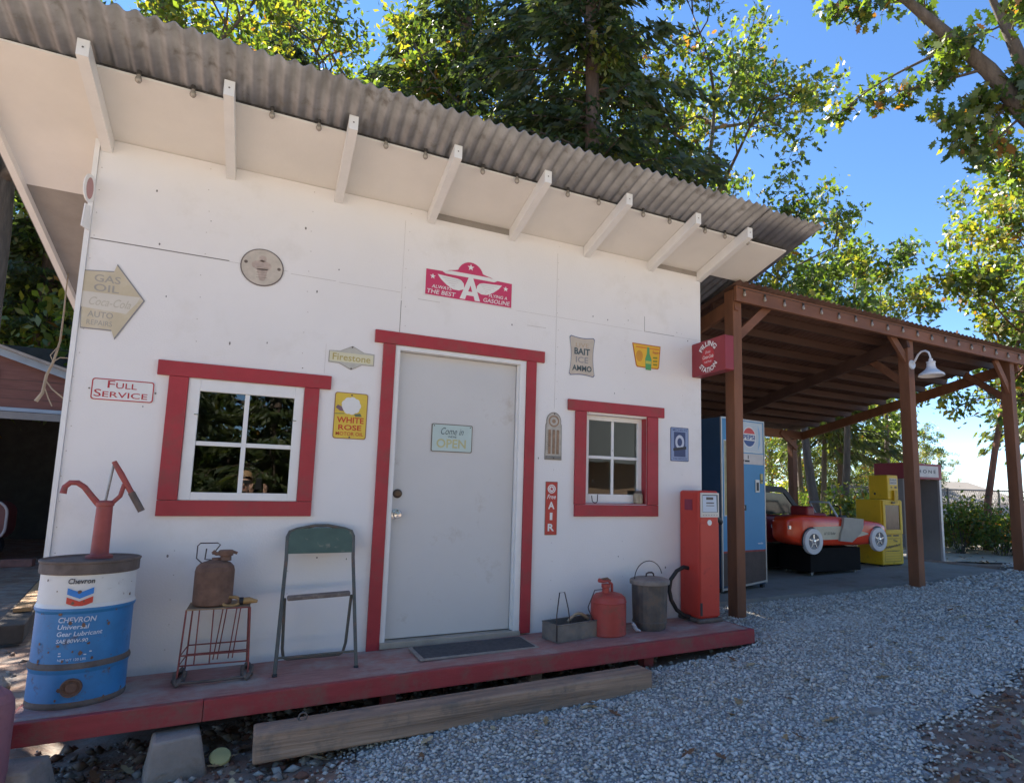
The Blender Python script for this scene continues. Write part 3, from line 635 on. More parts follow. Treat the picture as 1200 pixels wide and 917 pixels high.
# pump-shaped thermometer plaque
q = MB(); P = [(-.073,-.185),(.073,-.185),(.069,.09)] + circ(0,.115,.064,12,.075,-10,190) + [(-.069,.09)]
q.prism(P, .005, mat('plaque_edge', (.20,.18,.16), .6), W); q.face([(u*.93, v*.97) for u, v in P], .0056, mat('plaque_cream', (.46,.42,.36), .55, .2, 22), W)
TN = mat('plaque_brown', (.30,.19,.12), .6, .3, 30)
for x in (-.036, 0, .036): q.box(x-.010, x+.010, -.0105, -.0058, -.14, .05, TN)
for k in range(14): q.face([(-.056,-.135+.014*k),(-.05,-.135+.014*k),(-.05,-.132+.014*k),(-.056,-.132+.014*k)], .006, INK, W)
ring(q, circ(0,.118,.046), circ(0,.118,.034), .006, TN, W); q.face(circ(0,.118,.016,14), .006, TN, W); q.box(-.064,.064,-.014,-.0058,-.178,-.155,SAGE); screws(q, ((0,.175),(0,-.172)), .007, .015)
signobj(q, 'thermometer_sign', 'tall weathered grey plaque with rounded top right of the door', 1.247, 1.502)
# free air
q = MB(); q.prism(rrect(-.051,.051,-.204,.204,.004), .004, mat('air_edge', (.28,.10,.07), .6), W); q.face(rrect(-.047,.047,-.199,.199,.004), .0046, mat('air_red', (.46,.045,.035), .4, .08), W)
ring(q, circ(0,.148,.034), circ(0,.148,.026), .0052, INKW, W); q.face(circ(0,.148,.022,18), .0052, INKW, W); q.face(star(0,.148,.018), .0056, INKR, W)
q.text('Free', 0, .088, INKW, W, .0052, width=.075, height=.034, shear=.3, bold=.01)
for c, y in (('A', .022), ('I', -.062), ('R', -.146)): q.text(c, 0, y, INKW, W, .0052, height=.056, width=.054 if c != 'I' else .022, bold=.03)
screws(q, ((-.043,.148),(.043,.148)), .005); signobj(q, 'air_sign', 'narrow red upright sign reading Free AIR right of the door', 1.241, .943)
# blue tyre sign, figure left out
q = MB(); NB = mat('navy', (.04,.06,.15), .4, .1); SB = mat('slate_blue', (.24,.30,.46), .4, .1)
q.prism(rrect(-.097,.097,-.148,.148,.01), .004, NB, W); q.face(rrect(-.092,.092,-.142,.142,.01), .0046, SB, W); q.face(rrect(-.062,.062,-.108,.108,.004), .005, NB, W)
ring(q, circ(0,.02,.048,24,.062), circ(0,.02,.026,24,.036), .0054, mat('tyre_print', (.50,.53,.62), .5), W)
q.face([(-.07,-.035),(.07,-.015),(.07,-.04),(-.07,-.06)][::-1], .0056, INK, W); q.text('MICHELIN', 0, .125, NB, W, .0052, width=.15, height=.018, bold=.01); q.text('TIRE SERVICE', 0, -.125, NB, W, .0052, width=.15, height=.016, bold=.01)
signobj(q, 'tire_sign', 'small blue tire sign right of the small window', 2.472, 1.503)
# open sign on the door
q = MB(); q.prism(rrect(-.153,.153,-.102,.102,.012), .004, mat('open_edge', (.17,.14,.11), .6), W); q.face(rrect(-.147,.147,-.096,.096,.010), .0046, mat('open_mint', (.48,.58,.55), .45, .06), W)
q.text('Come in', .0, .050, INKT, W, .0052, width=.17, height=.05, shear=.35); q.text("WE'RE", .0, .010, INKT, W, .0052, width=.065, height=.014, bold=.015); q.text('OPEN', -.005, -.040, mat('open_gold', (.48,.46,.24), .5), W, .0052, width=.22, height=.066, bold=.02)
screws(q, ((-.135,.086),(.135,.086)), .005); o = signobj(q, 'open_sign', 'mint green Come in WE ARE OPEN sign on the pale door', .449, 1.442, y=.049); 
# flag sign
q = MB(); q.prism(rrect(-.22,.22,-.15,.15,.012), .05, MAROON, W); q.prism([(u,v) for u, v in rrect(-.22,.22,-.15,.15,.012)][::-1], -.04, MAROON, W)
q.face(circ(0,0,.082,26,.088), .0512, INKR, W)
for tx, top in (('FILLING', 1), ('STATION', -1)):
    def arc(u, v, w, top=top):
        a = u/.115; rr = (.118+v) if top > 0 else (.118-v)
        return W(rr*math.sin(a), top*rr*math.cos(a), w)
    q.text(tx, 0, 0, INKW, arc, .0518, width=.235, height=.046, bold=.03)
q.text('Drink', 0, .042, INKW, W, .0518, width=.07, height=.022, shear=.3); q.text('Coca-Cola', 0, .0, INKW, W, .0518, width=.14, height=.03, shear=.3, bold=.012); q.text('IN BOTTLES', 0, -.045, INKW, W, .0518, width=.09, height=.016, bold=.01)
o = signobj(q, 'flag_sign', 'maroon FILLING STATION sign sticking out from the right wall corner', 2.66, 2.265, y=-.215); o.rotation_euler = (0, 0, R(-90)); o.location = (2.665, -.222, 2.262)
# oval plate seen on edge at the left corner
q = MB(); q.prism(circ(0,.08,.05,20,.085), .006, WTRIM, W); q.face(circ(0,.08,.03,20,.065), .0066, mat('plate_pink', (.45,.25,.24), .5), W); q.prism([(-.02,-.02),(.02,-.02),(.045,-.16),(-.03,-.16)], .006, WTRIM, W); o = signobj(q, 'edge_plate', 'white hourglass shaped plate with a pink centre on the upper left wall corner', -1.805, 2.68, 'plate'); o.rotation_euler = (0, 0, R(70)); o.location = (-1.795, -.045, 2.68)

# ------------------------------------------------------------------ things on the porch
zl = ZP
# drum with hand pump
BX, BY = -1.535, -.285
t = thing('oil_drum', 'blue and white oil drum with a chevron logo at the porch left end', 'drum', (BX, BY, zl(BX)))
r = .2
q = MB(); q.lathe([(0,.004),(r-.004,.004),(r,.0),(r+.003,.012),(r+.001,.03,BLUE),(r,.16,BLUE),(r+.008,.182,RIM),(r+.008,.192,RIM),(r,.21,BLUE),(r-.001,.44,BLUE),(r+.007,.455,BLUE),(r+.007,.468,DWHITE),(r,.485,DWHITE),(r-.003,.62,DWHITE),(r-.003,.63)], RIM, n=48)
# colour boundary patches
def cyl(rad):
    a0 = math.atan2(-4.268-BY, -.7845-BX)
    return lambda u, v, w: ((rad+w)*math.cos(a0+u/rad), (rad+w)*math.sin(a0+u/rad), v)
fn = cyl(r)
def bandtext(txt, u, v, m, width, height, **k): q.text(txt, u, v, m, fn, .0025, width=width, height=height, **k)
U = -.03
bandtext('Chevron', U, .598, INK, .105, .026, bold=.02, shear=.12)
CB = mat('chevron_blue', (.02,.19,.55), .4); CRR = mat('chevron_red', (.55,.05,.03), .4)
for v0, m in ((.566, CB), (.523, CRR)):
    for s in (0, 1):
        P = []
        for k in range(5): x = -.052+.104*((k+4*s)/8); P.append((U+x, v0-.022*(1-abs(x)/.052)))
        P = P + [(u, v-.030) for u, v in P[::-1]]
        q.face(P, .0022, m, fn)
DT = mat('drum_text', (.55,.62,.72), .5)
for i, (tx, w_, h_) in enumerate((('CHEVRON', .15, .026), ('Universal', .125, .022), ('Gear Lubricant', .18, .022), ('SAE 80W-90', .125, .018))): q.text(tx, -.105, .415-.033*i, DT, fn, .0022, width=w_, height=h_, align='L', bold=.012, shear=.15)
for i, (w_, h_) in enumerate(((.13,.005),(.11,.005))): q.face([(-.09,.262-.012*i),(-.09+w_,.262-.012*i),(-.09+w_,.257-.012*i),(-.09,.257-.012*i)][::-1], .0022, DT, fn)
q.text('NET WT 120 LBS', -.09, .228, DT, fn, .0022, width=.11, height=.012, align='L', bold=.01)
for k in range(46):
    u = random.uniform(-.22,.22); v = random.uniform(.02,.62); s = random.uniform(.003,.011)
    if random.random() < .4: v = random.choice([.19,.46,.03])+random.uniform(-.02,.02)
    q.face([(u+s*math.cos(a)*random.uniform(.5,1.1), v+s*math.sin(a)*random.uniform(.5,1.5)) for a in np.linspace(0, 2*PI, 8)[:-1]], .0028, RUST, fn)
q.build('drum_body', t)
q = MB(); q.lathe([(r-.004,.632),(r+.004,.626),(r+.008,.63),(r+.008,.676),(r+.013,.682),(r+.013,.69),(r+.004,.694),(r-.012,.684),(0,.682)], RIM, n=48); q.build('lid', t)
q = MB(); a0 = math.atan2(-4.268-BY, -.7845-BX)-.12
MR = Matrix.Rotation(a0-PI/2, 4, 'Z') @ Matrix.Rotation(R(-90), 4, 'X')
q.lathe([(0,.010),(.022,.010),(.026,.006),(.034,.006),(.036,.014),(.042,.014),(.044,-.004)], RUST, (r*math.cos(a0), r*math.sin(a0), .098), 22, MR); q.build('bung', t)
t2 = thing('hand_pump', 'red hand pump with curved spout and lever standing on the blue drum', 'hand pump', (BX+.02, BY+.05, zl(BX)+.684))
PR2 = mat('pump_faded_red', (.33,.07,.06), .55, .15, 12, stain=(.2,.1,.08), samt=.2, sscale=18)
q = MB(); q.lathe([(.06,0),(.06,.012),(.042,.02),(.040,.03),(.036,.27),(.041,.275),(.041,.29),(.03,.30),(0,.302)], PR2, n=24); q.build('cylinder', t2)
q = MB(); q.tube([(-.02,0,.27),(-.055,-.005,.315),(-.095,-.01,.37),(-.125,-.013,.392),(-.155,-.015,.392),(-.175,-.017,.37),(-.18,-.018,.335)], [.016,.015,.014,.014,.014,.014,.016], PR2, 12); q.build('spout', t2)
q = MB(); q.tube([(.02,0,.275),(.062,0,.325),(.075,0,.39)], .011, PR2, 8); q.build('bracket', t2)
q = MB(); q.tube([(.018,0,.51),(.055,0,.445),(.11,0,.345)], [.012,.015,.014], PR2, 8); q.build('lever', t2)
q = MB(); q.tube([(.11,0,.345),(.165,0,.245)], .017, RIM, 8); q.build('grip', t2)
q = MB(); q.tube([(.018,.012,.51),(.0,.004,.30)], .006, STEEL, 6); q.build('rod', t2)
# wire rack
zr = zl(-.93)
t = thing('wire_rack', 'rusty red wire rack holding the brown gas tank on the porch', 'rack', (-.935, -.20, zr))
q = MB(); A = [(-.155,-.10),(.155,-.12),(.145,.13),(-.14,.13)]
def P3(i, z, k): return (A[i][0]*(1+k), A[i][1]*(1+k), z)
for i in range(4): q.tube([P3(i,.39,.0), P3(i,.02,.10)], .0045, RWIRE, 6)
for z, k in ((.39,0),(.152,.06),(.10,.078)): q.tube([P3(i, z, k) for i in range(4)], .004, RWIRE, 6, closed=True)
for s in (.2,.42): q.tube([(A[0][0]+.31*s,A[0][1]-.02*s,.39),(A[0][0]*1.05+.33*s,A[0][1]*1.05-.02*s,.10)], .0035, RWIRE, 5)
for s in (.55,.62,.80,.87): q.tube([(A[3][0]+.285*s,A[3][1],.39),(A[3][0]*1.08+.31*(s-.12),A[3][1]*1.05,.06)], .0035, RWIRE, 5)
q.build('frame', t)
q = MB(); q.box(-.155,.155,-.115,.13,.388,.394,mat('rack_shelf', (.30,.20,.12), .8, .25, 20)); q.build('shelf', t)
q = MB()
for x in (-.165, .165): q.tube([(x+(.022+.004*math.sin(9*a))*math.cos(a), -.02+.13*math.sin(a), .022+.012*math.sin(5*a)) for a in np.linspace(0, 2*PI, 25)[:-1]], .012, RIM, 6, closed=True)
q.tube([(-.165,-.145,.02),(0,-.150,.018),(.165,-.145,.02)], .008, RIM, 6); q.build('coiled_foot', t)
t = thing('gas_tank', 'small rusty brown gas tank standing on the wire rack', 'gas tank', (-.975, -.20, zr+.395))
q = MB(); q.lathe([(0,.0),(.085,.0),(.098,.010),(.100,.03),(.100,.19),(.094,.215),(.075,.235),(.04,.247),(.022,.25),(.022,.262),(0,.264)], RUST, n=32); q.build('tank_body', t)
q = MB(); q.tube([(-.07,0,.235),(-.098,.01,.26),(-.098,.012,.33),(-.085,.012,.345),(.0,.01,.345),(.015,.008,.335),(-.02,.0,.28)], .0035, WIRE, 6); q.tube([(-.052,0,.315),(-.056,0,.255),(-.018,0,.25)], .0035, WIRE, 6); q.build('wire_handle', t)
q = MB(); q.lathe([(.03,.245),(.028,.27),(.037,.275),(.04,.30),(.034,.305),(0,.305)], RUST, (.048,0,0), 14); q.tube([(.04,-.01,.29),(.0,-.012,.285),(-.02,-.012,.30)], .011, RUST, 8); q.tube([(.08,0,.295),(.105,0,.285)], .008, RUST, 6); q.build('valve', t)
q = MB(); BR = mat('worn_brass', (.36,.22,.09), .45, .3, 20, metal=.3)
q.tube([(-.05+.045*math.cos(a), .018*math.sin(a), .02+.022*math.sin(a)) for a in np.linspace(0, 2*PI, 17)[:-1]], .010, BR, 8, closed=True); q.tube([(-.01,0,.02),(.012,0,.02)], .021, BLACK, 10); q.tube([(.01,0,.02),(.04,-.004,.022),(.085,-.01,.015)], [.019,.019,.008], BR, 10)
tag(q.build('hose_nozzle', None, (-.83, -.265, zr+.398)), 'worn brass and black ring ended tool lying on the rack beside the rusty tank', 'tool')
# folding chair, folded against the wall
zc = zl(-.41)
t = thing('folding_chair', 'green metal folding chair leaning folded against the wall', 'folding chair', (-.41, -.2, zc))
def ch(x, z, off=0): # plane of the leaning chair; z along, y leans to the wall
    y = -.155+.30*(z/.83)+off; return (x, min(y, .188), z)
q = MB(); CF = mat('chair_frame', (.10,.10,.085), .5, .2, 12, stain=(.19,.12,.09), samt=.3, sscale=14)
xt, xb = .195, .22
pts = [ch(-xb,.0),ch(-xt,.62),ch(-xt,.755),ch(-xt+.012,.785),ch(-xt+.05,.80),ch(-.09,.812),ch(-.04,.822),ch(.04,.822),ch(.09,.812),ch(xt-.05,.80),ch(xt-.012,.785),ch(xt,.755),ch(xt,.62),ch(xb,.0)]
q.tube(pts, .0105, CF, 8); q.tube([ch(-xb+.003,.09),ch(xb-.003,.09)], .007, CF, 6); q.build('front_frame', t)
q = MB()
for s in (-1, 1): q.tube([ch(s*xb,.012), ch(s*xb,-.002)], .014, BLACK, 8)
q.build('foot', t)
q = MB(); q.tube([ch(-xt+.005,.40,.02),(-.18,.06,.10),(-.17,.085,.04),(-.15,.09,.028),(.15,.09,.028),(.17,.085,.04),(.18,.06,.10),ch(xt-.005,.40,.02)], .009, CF, 8); q.build('rear_frame', t)
q = MB(); v = []
nx = 14
for k in (0, 1):
    for i in range(nx+1):
        x = -.188+.376*i/nx; b = .018*(1-(x/.188)**2)
        for z in (.655, .69, .79+.02*(1-(x/.188)**2)): p = Vector(ch(x, z)); v.append(p+Vector((0, b*-.5-.006+.004*k, 0)))
n3 = (nx+1)*3; fs = []
for k in (0, 1):
    for i in range(nx):
        for j in range(2): a = k*n3+i*3+j; fs.append((a, a+3, a+4, a+1))
q.add(v, fs, GREENP, True); q.build('backrest', t)
q = MB(); q.bar(ch(-.178,.405,-.012), ch(.178,.415,-.012), .05, .028, mat('chair_seat', (.15,.12,.105), .55, .25, 16, stain=(.27,.22,.18), samt=.3, sscale=16)); q.build('seat', t, bevel=.008)
# door mat
q = MB(); MATM = mat('mat_grey', (.085,.08,.082), .95, .25, 40, .6, 200); MATB = mat('mat_border', (.33,.28,.245), .85, .15, 20)
P = [(-.41,.155),(.405,.175),(.40,-.16),(-.405,-.17)]
q.prism(P[::-1], .010, MATB, lambda u, v, w: (u, v, w)); q.prism([(u*.94, v*.88) for u, v in P][::-1], .014, MATM, lambda u, v, w: (u, v, w)); q.v = [(x, y, z) for x, y, z in q.v]
tag(q.build('door_mat', None, (.585, -.245, zl(.585)+.001)), 'dark grey door mat with pale border at the doorstep', 'mat')
# tool caddy
t = thing('tool_caddy', 'open grey metal box with a curved wooden handle right of the door', 'tool box', (1.335, -.235, zl(1.335)+.001), R(11))
q = MB(); CM = mat('caddy_metal', (.20,.18,.16), .6, .25, 12, metal=.35, stain=(.30,.24,.18), samt=.3, sscale=10); L_, D_, H_ = .215, .095, .118
for bx in ((-L_,L_,-D_,-D_+.006,0,H_),(-L_,L_,D_-.006,D_,0,H_),(-L_,-L_+.006,-D_+.006,D_-.006,0,H_),(L_-.006,L_,-D_+.006,D_-.006,0,H_),(-L_+.006,L_-.006,-D_+.006,D_-.006,0,.006)): q.box(*bx, CM)
q.tube([(-L_,-D_,H_),(L_,-D_,H_),(L_,D_,H_),(-L_,D_,H_)], .005, CM, 6, closed=True); q.build('box', t)
q = MB(); hp = [(-.055+.19*k/10, 0, H_-.005+.048*math.sin(PI*k/10)) for k in range(11)]; q.tube(hp, .011, mat('handle_wood', (.40,.30,.20), .6, .2, 10), 8); q.build('handle', t)
q = MB(); q.tube([(-L_-.004,-D_+.01,.01),(-L_-.006,-D_+.01,.19),(-L_+.03,-D_+.03,.335),(-L_+.075,-D_+.03,.335),(-L_+.11,-D_+.03,.22),(-L_+.135,-D_+.03,.09)], .0045, WIRE, 6); q.build('wire_handle', t)
# red safety can
zg = zl(1.62)
t = thing('fuel_can', 'round red metal fuel can with a wire handle on the porch', 'fuel can', (1.615, -.255, zg))
FR = mat('can_red', (.40,.06,.045), .5, .12, 8, stain=(.25,.09,.06), samt=.25, sscale=10)
q = MB(); q.lathe([(0,.004),(.128,.004),(.132,.0),(.135,.008),(.133,.02),(.133,.228),(.136,.234),(.133,.240),(.125,.268),(.10,.288),(.06,.300),(.03,.303),(0,.303)], FR, n=40); q.build('can_body', t)
q = MB(); q.lathe([(.028,.30),(.028,.335),(.034,.34),(.034,.365),(0,.37)], FR, (-.03,-.01,0), 16); q.tube([(-.095,-.02,.395),(-.06,-.015,.385),(-.01,-.01,.385),(.025,-.005,.36),(.03,0,.305)], [.016,.012,.011,.010,.010], FR, 8); q.tube([(-.08,-.02,.40),(-.02,-.012,.405),(.01,-.01,.385)], .008, RUST, 6); q.build('spout_cap', t)
q = MB(); q.tube([(-.135,-.02,.10),(-.185,-.03,.19),(-.19,-.03,.21),(-.13,-.02,.325),(-.06,-.01,.325)], .004, WIRE, 6); q.build('wire_handle', t)
# ash can
zt = zl(2.0)
t = thing('ash_can', 'small ribbed dark metal ash can with lid and wire bail', 'ash can', (2.0, -.235, zt))
AM = mat('ash_metal', (.13,.115,.105), .6, .25, 9, metal=.4, stain=(.22,.16,.12), samt=.35, sscale=9)
q = MB(); n = 72; prof = [(.118,.0),(.122,.012),(.128,.05),(.138,.34),(.140,.352)]; vs = []
for k, (rr, z) in enumerate(prof):
    for j in range(n): a = 2*PI*j/n; d = .004*math.sin(24*a) if 1 <= k <= 3 else 0; vs.append(((rr+d)*math.cos(a), (rr+d)*math.sin(a), z))
q.add(vs, [(k*n+j, k*n+(j+1) % n, (k+1)*n+(j+1) % n, (k+1)*n+j) for k in range(len(prof)-1) for j in range(n)], AM, True); q.lathe([(.135,.05),(.136,.062),(.131,.066)], AM, n=40); q.build('can_body', t)
q = MB(); LM = mat('lid_metal', (.27,.23,.20), .65, .3, 7, metal=.3); q.lathe([(.148,.338),(.156,.340),(.157,.365),(.152,.372),(.12,.384),(.06,.392),(0,.394)], LM, n=40); q.build('lid', t)
q = MB(); q.tube([(-.035,0,.385),(-.03,0,.415),(-.01,0,.422),(.02,0,.422),(.035,0,.412),(.04,0,.382)], .007, WIRE, 6); q.build('lid_handle', t)
q = MB(); q.tube([(-.145+.0,0,.35)]+[(-.13*math.cos(a)+.0, .015, .375+.135*math.sin(a)) for a in np.linspace(.15, PI-.25, 14)], .0035, WIRE, 6); q.build('bail', t)
q = MB(); q.tube([(.0,0,.07),(.012,-.003,.05),(.03,-.01,.02),(.055,-.03,.012)], [.012,.016,.014,.006], mat('rag', (.45,.43,.46), .9, .2, 30), 8); tag(q.build('rag', None, (1.80, -.30, zl(1.8))), 'crumpled pale rag between the red fuel can and ash can', 'rag')
# fuel pump
zp = zl(2.55)
t = thing('fuel_pump', 'tall narrow red fuel pump at the right end of the porch', 'fuel pump', (2.545, -.03, zp))
PX0, PX1, PY0, PY1, PH = -.085, .125, -.245, .02, 1.065
q = MB(); q.box(PX0, PX1, PY0, PY1, .03, PH, PRED); q.build('cabinet', t, bevel=.022)
q = MB(); q.box(PX0-.02, PX1+.02, PY0-.02, PY1, .0, .034, RIM); q.build('base_plate', t, bevel=.012)
q = MB(); q.box(PX0+.008, PX1-.008, PY0-.006, PY0-.0005, .05, .80, PRED); q.build('front_panel', t, bevel=.003)
def PW(u, v, w): return (PX0+u, PY0-w, v)
q = MB(); wd = PX1-PX0
q.prism([(.012,.845),(wd-.008,.845),(wd-.008,1.045),(.012,1.045)], .012, mat('dial_frame', (.60,.57,.52), .35, .06), PW)
DG = mat('dial_face', (.50,.58,.68), .25, .05); q.face([(.026,.885),(wd-.022,.885),(wd-.022,1.03),(.026,1.03)], .0126, INKT, PW); q.face([(.029,.888),(wd-.032,.888),(wd-.037,1.022),(.029,1.022)], .0132, DG, PW)
for z0, z1, x0, x1 in ((.988,1.01,.065,.14),(.957,.967,.065,.148),(.937,.943,.065,.15)): q.face([(x0,z0),(x1,z0),(x1,z1),(x0,z1)], .0138, mat('dial_digits', (.10,.09,.085), .5), PW)
for k in range(6): q.face([(.03+.028*k,.858),(.045+.028*k,.858),(.045+.028*k,.866),(.03+.028*k,.866)], .0126, INKG, PW)
q.build('dial', t)
q = MB(); q.face(circ(.105,.80,.023,20), .0065, INKW, PW); q.prism(circ(.105,.80,.024,20), .006, mat('badge_rim', (.5,.3,.3), .5), PW); q.build('badge', t)
q = MB(); q.box(PX0-.004, PX0-.0002, -.16, -.06, .90, .99, mat('decal_dark', (.22,.03,.06), .5)); q.build('decal', t)
q = MB(); q.box(PX0+.001, PX0+.024, PY0-.0085, PY0-.0062, .06, .16, INK); q.build('vent', t)
q = MB(); q.tube([(PX0,-.10,.42),(PX0-.05,-.10,.43),(PX0-.11,-.09,.40),(PX0-.165,-.08,.33),(PX0-.18,-.08,.25),(PX0-.165,-.085,.17),(PX0-.12,-.10,.09),(PX0-.06,-.12,.045),(PX0-.01,-.13,.03)], .017, BLACK, 10); q.build('hose', t)
q = MB(); q.tube([(PX1,-.12,1.0),(PX1+.05,-.10,.97),(PX1+.075,-.08,.90),(PX1+.075,-.07,.86)], .009, STEEL, 8); q.tube([(PX1+.015,-.10,.87),(PX1+.08,-.07,.845),(PX1+.20,-.03,.79)], [.04,.042,.028], BLACK, 10); q.build('nozzle', t)
q = MB(); q.tube([(PX1+.06,.05,.80),(PX1+.07,.05,.50),(PX1+.06,.05,.1)], .008, STEEL, 8); q.tube([(PX1,.04,.62),(PX1+.09,.04,.62)], .007, STEEL, 6); q.box(PX1+.075,PX1+.125,.03,.08,.63,.78,PEPB); q.box(PX1+.13,PX1+.155,.03,.06,.58,.76,INKW)
pl = [(PX1+.12,.05,.58),(PX1+.13,.05,.52),(PX1+.10,.05,.46),(PX1+.14,.05,.42),(PX1+.11,.05,.36),(PX1+.13,.05,.30)]; q.tube(pl, .014, STEEL, 8); q.build('pipework', t)
# ------------------------------------------------------------------ things under the carport
def LW_(u, v, w): return (u, -w, v)
zs = SL(4.0)
t = thing('drink_machine', 'tall blue drink vending machine with a round cola logo under the carport', 'vending machine', (3.63, .79, zs), R(8))
WD, DP, HT = .735, .60, 1.87
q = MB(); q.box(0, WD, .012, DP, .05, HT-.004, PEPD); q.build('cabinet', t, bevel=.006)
q = MB(); FRM = mat('machine_frame', (.50,.47,.44), .35, .08, metal=.4)
for x0, x1, z0, z1 in ((0,.014,.02,HT),(WD-.014,WD,.06,HT),(.014,WD-.014,HT-.014,HT)): q.box(x0, x1, -.006, .011, z0, z1, FRM)
q.bar((.0,.0,.035),(WD,.0,.085),.02,.018,FRM); q.box(0, .04, .02, .06, 0, .05, INK); q.box(WD-.05, WD-.01, .02, .06, 0, .05, INK); q.box(0, .04, DP-.06, DP-.02, 0, .05, INK); q.box(WD-.05, WD-.01, DP-.06, DP-.02, 0, .05, INK); q.build('frame', t)
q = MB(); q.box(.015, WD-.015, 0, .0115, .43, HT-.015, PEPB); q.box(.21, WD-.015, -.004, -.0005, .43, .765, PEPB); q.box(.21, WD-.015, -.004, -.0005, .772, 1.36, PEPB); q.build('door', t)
q = MB(); q.box(.015, WD-.015, 0, .0115, .07, .41, mat('kick_brown', (.075,.05,.043), .6, .25, 8)); q.box(.015, WD-.015, -.001, .0112, .41, .43, mat('chipped_red', (.3,.06,.05), .7, .3, 30)); q.build('kick_plate', t)
q = MB(); q.face([(.04,.80),(.17,.80),(.17,1.62),(.04,1.62)], .002, FRM, LW_); q.face([(.05,.81),(.16,.81),(.16,1.61),(.05,1.61)], .003, mat('display_amber', (.38,.32,.13), .25, .35, 5), LW_)
q.build('display_window', t)
q = MB(); q.face([(.22,1.50),(WD-.03,1.50),(WD-.03,1.845),(.22,1.845)], .002, FRM, LW_); q.face([(.235,1.515),(WD-.045,1.515),(WD-.045,1.83),(.235,1.83)], .003, mat('logo_panel', (.55,.60,.63), .3, .05), LW_)
LC = (.47,1.675); PB = mat('logo_blue', (.03,.07,.25), .35); PRD = mat('logo_red', (.62,.05,.03), .35)
q.face(circ(*LC,.118,36), .0036, INKW, LW_); q.face(circ(*LC,.105,20,None,22,158), .0042, PRD, LW_); q.face(circ(*LC,.105,20,None,202,338), .0042, PB, LW_)
q.text('PEPSI', LC[0], LC[1], PB, LW_, .0046, width=.20, height=.052, bold=.03)
q.face([(.235,1.53),(.27,1.60),(.275,1.70),(.25,1.81),(.235,1.82)], .0036, PRD, LW_); q.face([(.62,1.53),(.655,1.60),(.655,1.75),(.62,1.82),(.635,1.68)], .0036, mat('logo_pale_blue', (.25,.45,.65), .35), LW_)
q.build('logo_sign', t)
q = MB(); q.face([(.22,1.37),(WD-.02,1.37),(WD-.02,1.49),(.22,1.49)], .002, mat('selector_white', (.60,.56,.53), .4), LW_)
for x0, x1, z0, z1 in ((.30,.35,1.445,1.46),(.44,.455,1.43,1.47),(.30,.38,1.40,1.418),(.39,.47,1.395,1.415)): q.face([(x0,z0),(x1,z0),(x1,z1),(x0,z1)], .0026, INK, LW_)
q.build('selector_panel', t)
q = MB(); q.box(.555,.625,-.012,-.0045,1.06,1.20,FRM); q.box(.572,.61,-.0135,-.0122,1.08,1.17,INK); q.build('bottle_slot', t)
q = MB(); q.box(.645,.685,-.014,-.0045,1.16,1.27,mat('coin_brass', (.5,.42,.15), .4)); q.box(.652,.678,-.0155,-.0142,1.18,1.20,INK); q.build('coin_slot', t)
q = MB(); q.box(.33,.39,-.012,-.0045,.86,.92,INK); q.box(.35,.36,-.014,-.0122,.88,.91,FRM); q.build('lock', t)
q = MB(); q.text('vendo', .63, .50, INKW, LW_, .0046, width=.09, height=.022, bold=.01); q.build('badge', t)
# grey cabinet behind it
t = thing('steel_cabinet', 'plain grey steel cabinet standing behind the blue drink machine', 'cabinet', (3.05, 1.42, SL(3.3)))
q = MB(); q.box(0, .62, 0, .5, .03, 1.86, GREY); q.build('cabinet_body', t, bevel=.01)
q = MB(); q.box(.02, .60, -.01, -.0005, .08, 1.82, GREY); q.text('C', .50, 1.70, INK, lambda u, v, w: (u, -.0105-w, v), .0005, height=.10, bold=.02); q.box(.03,.05,-.03,-.0105,.85,.98,INK); q.build('door', t)
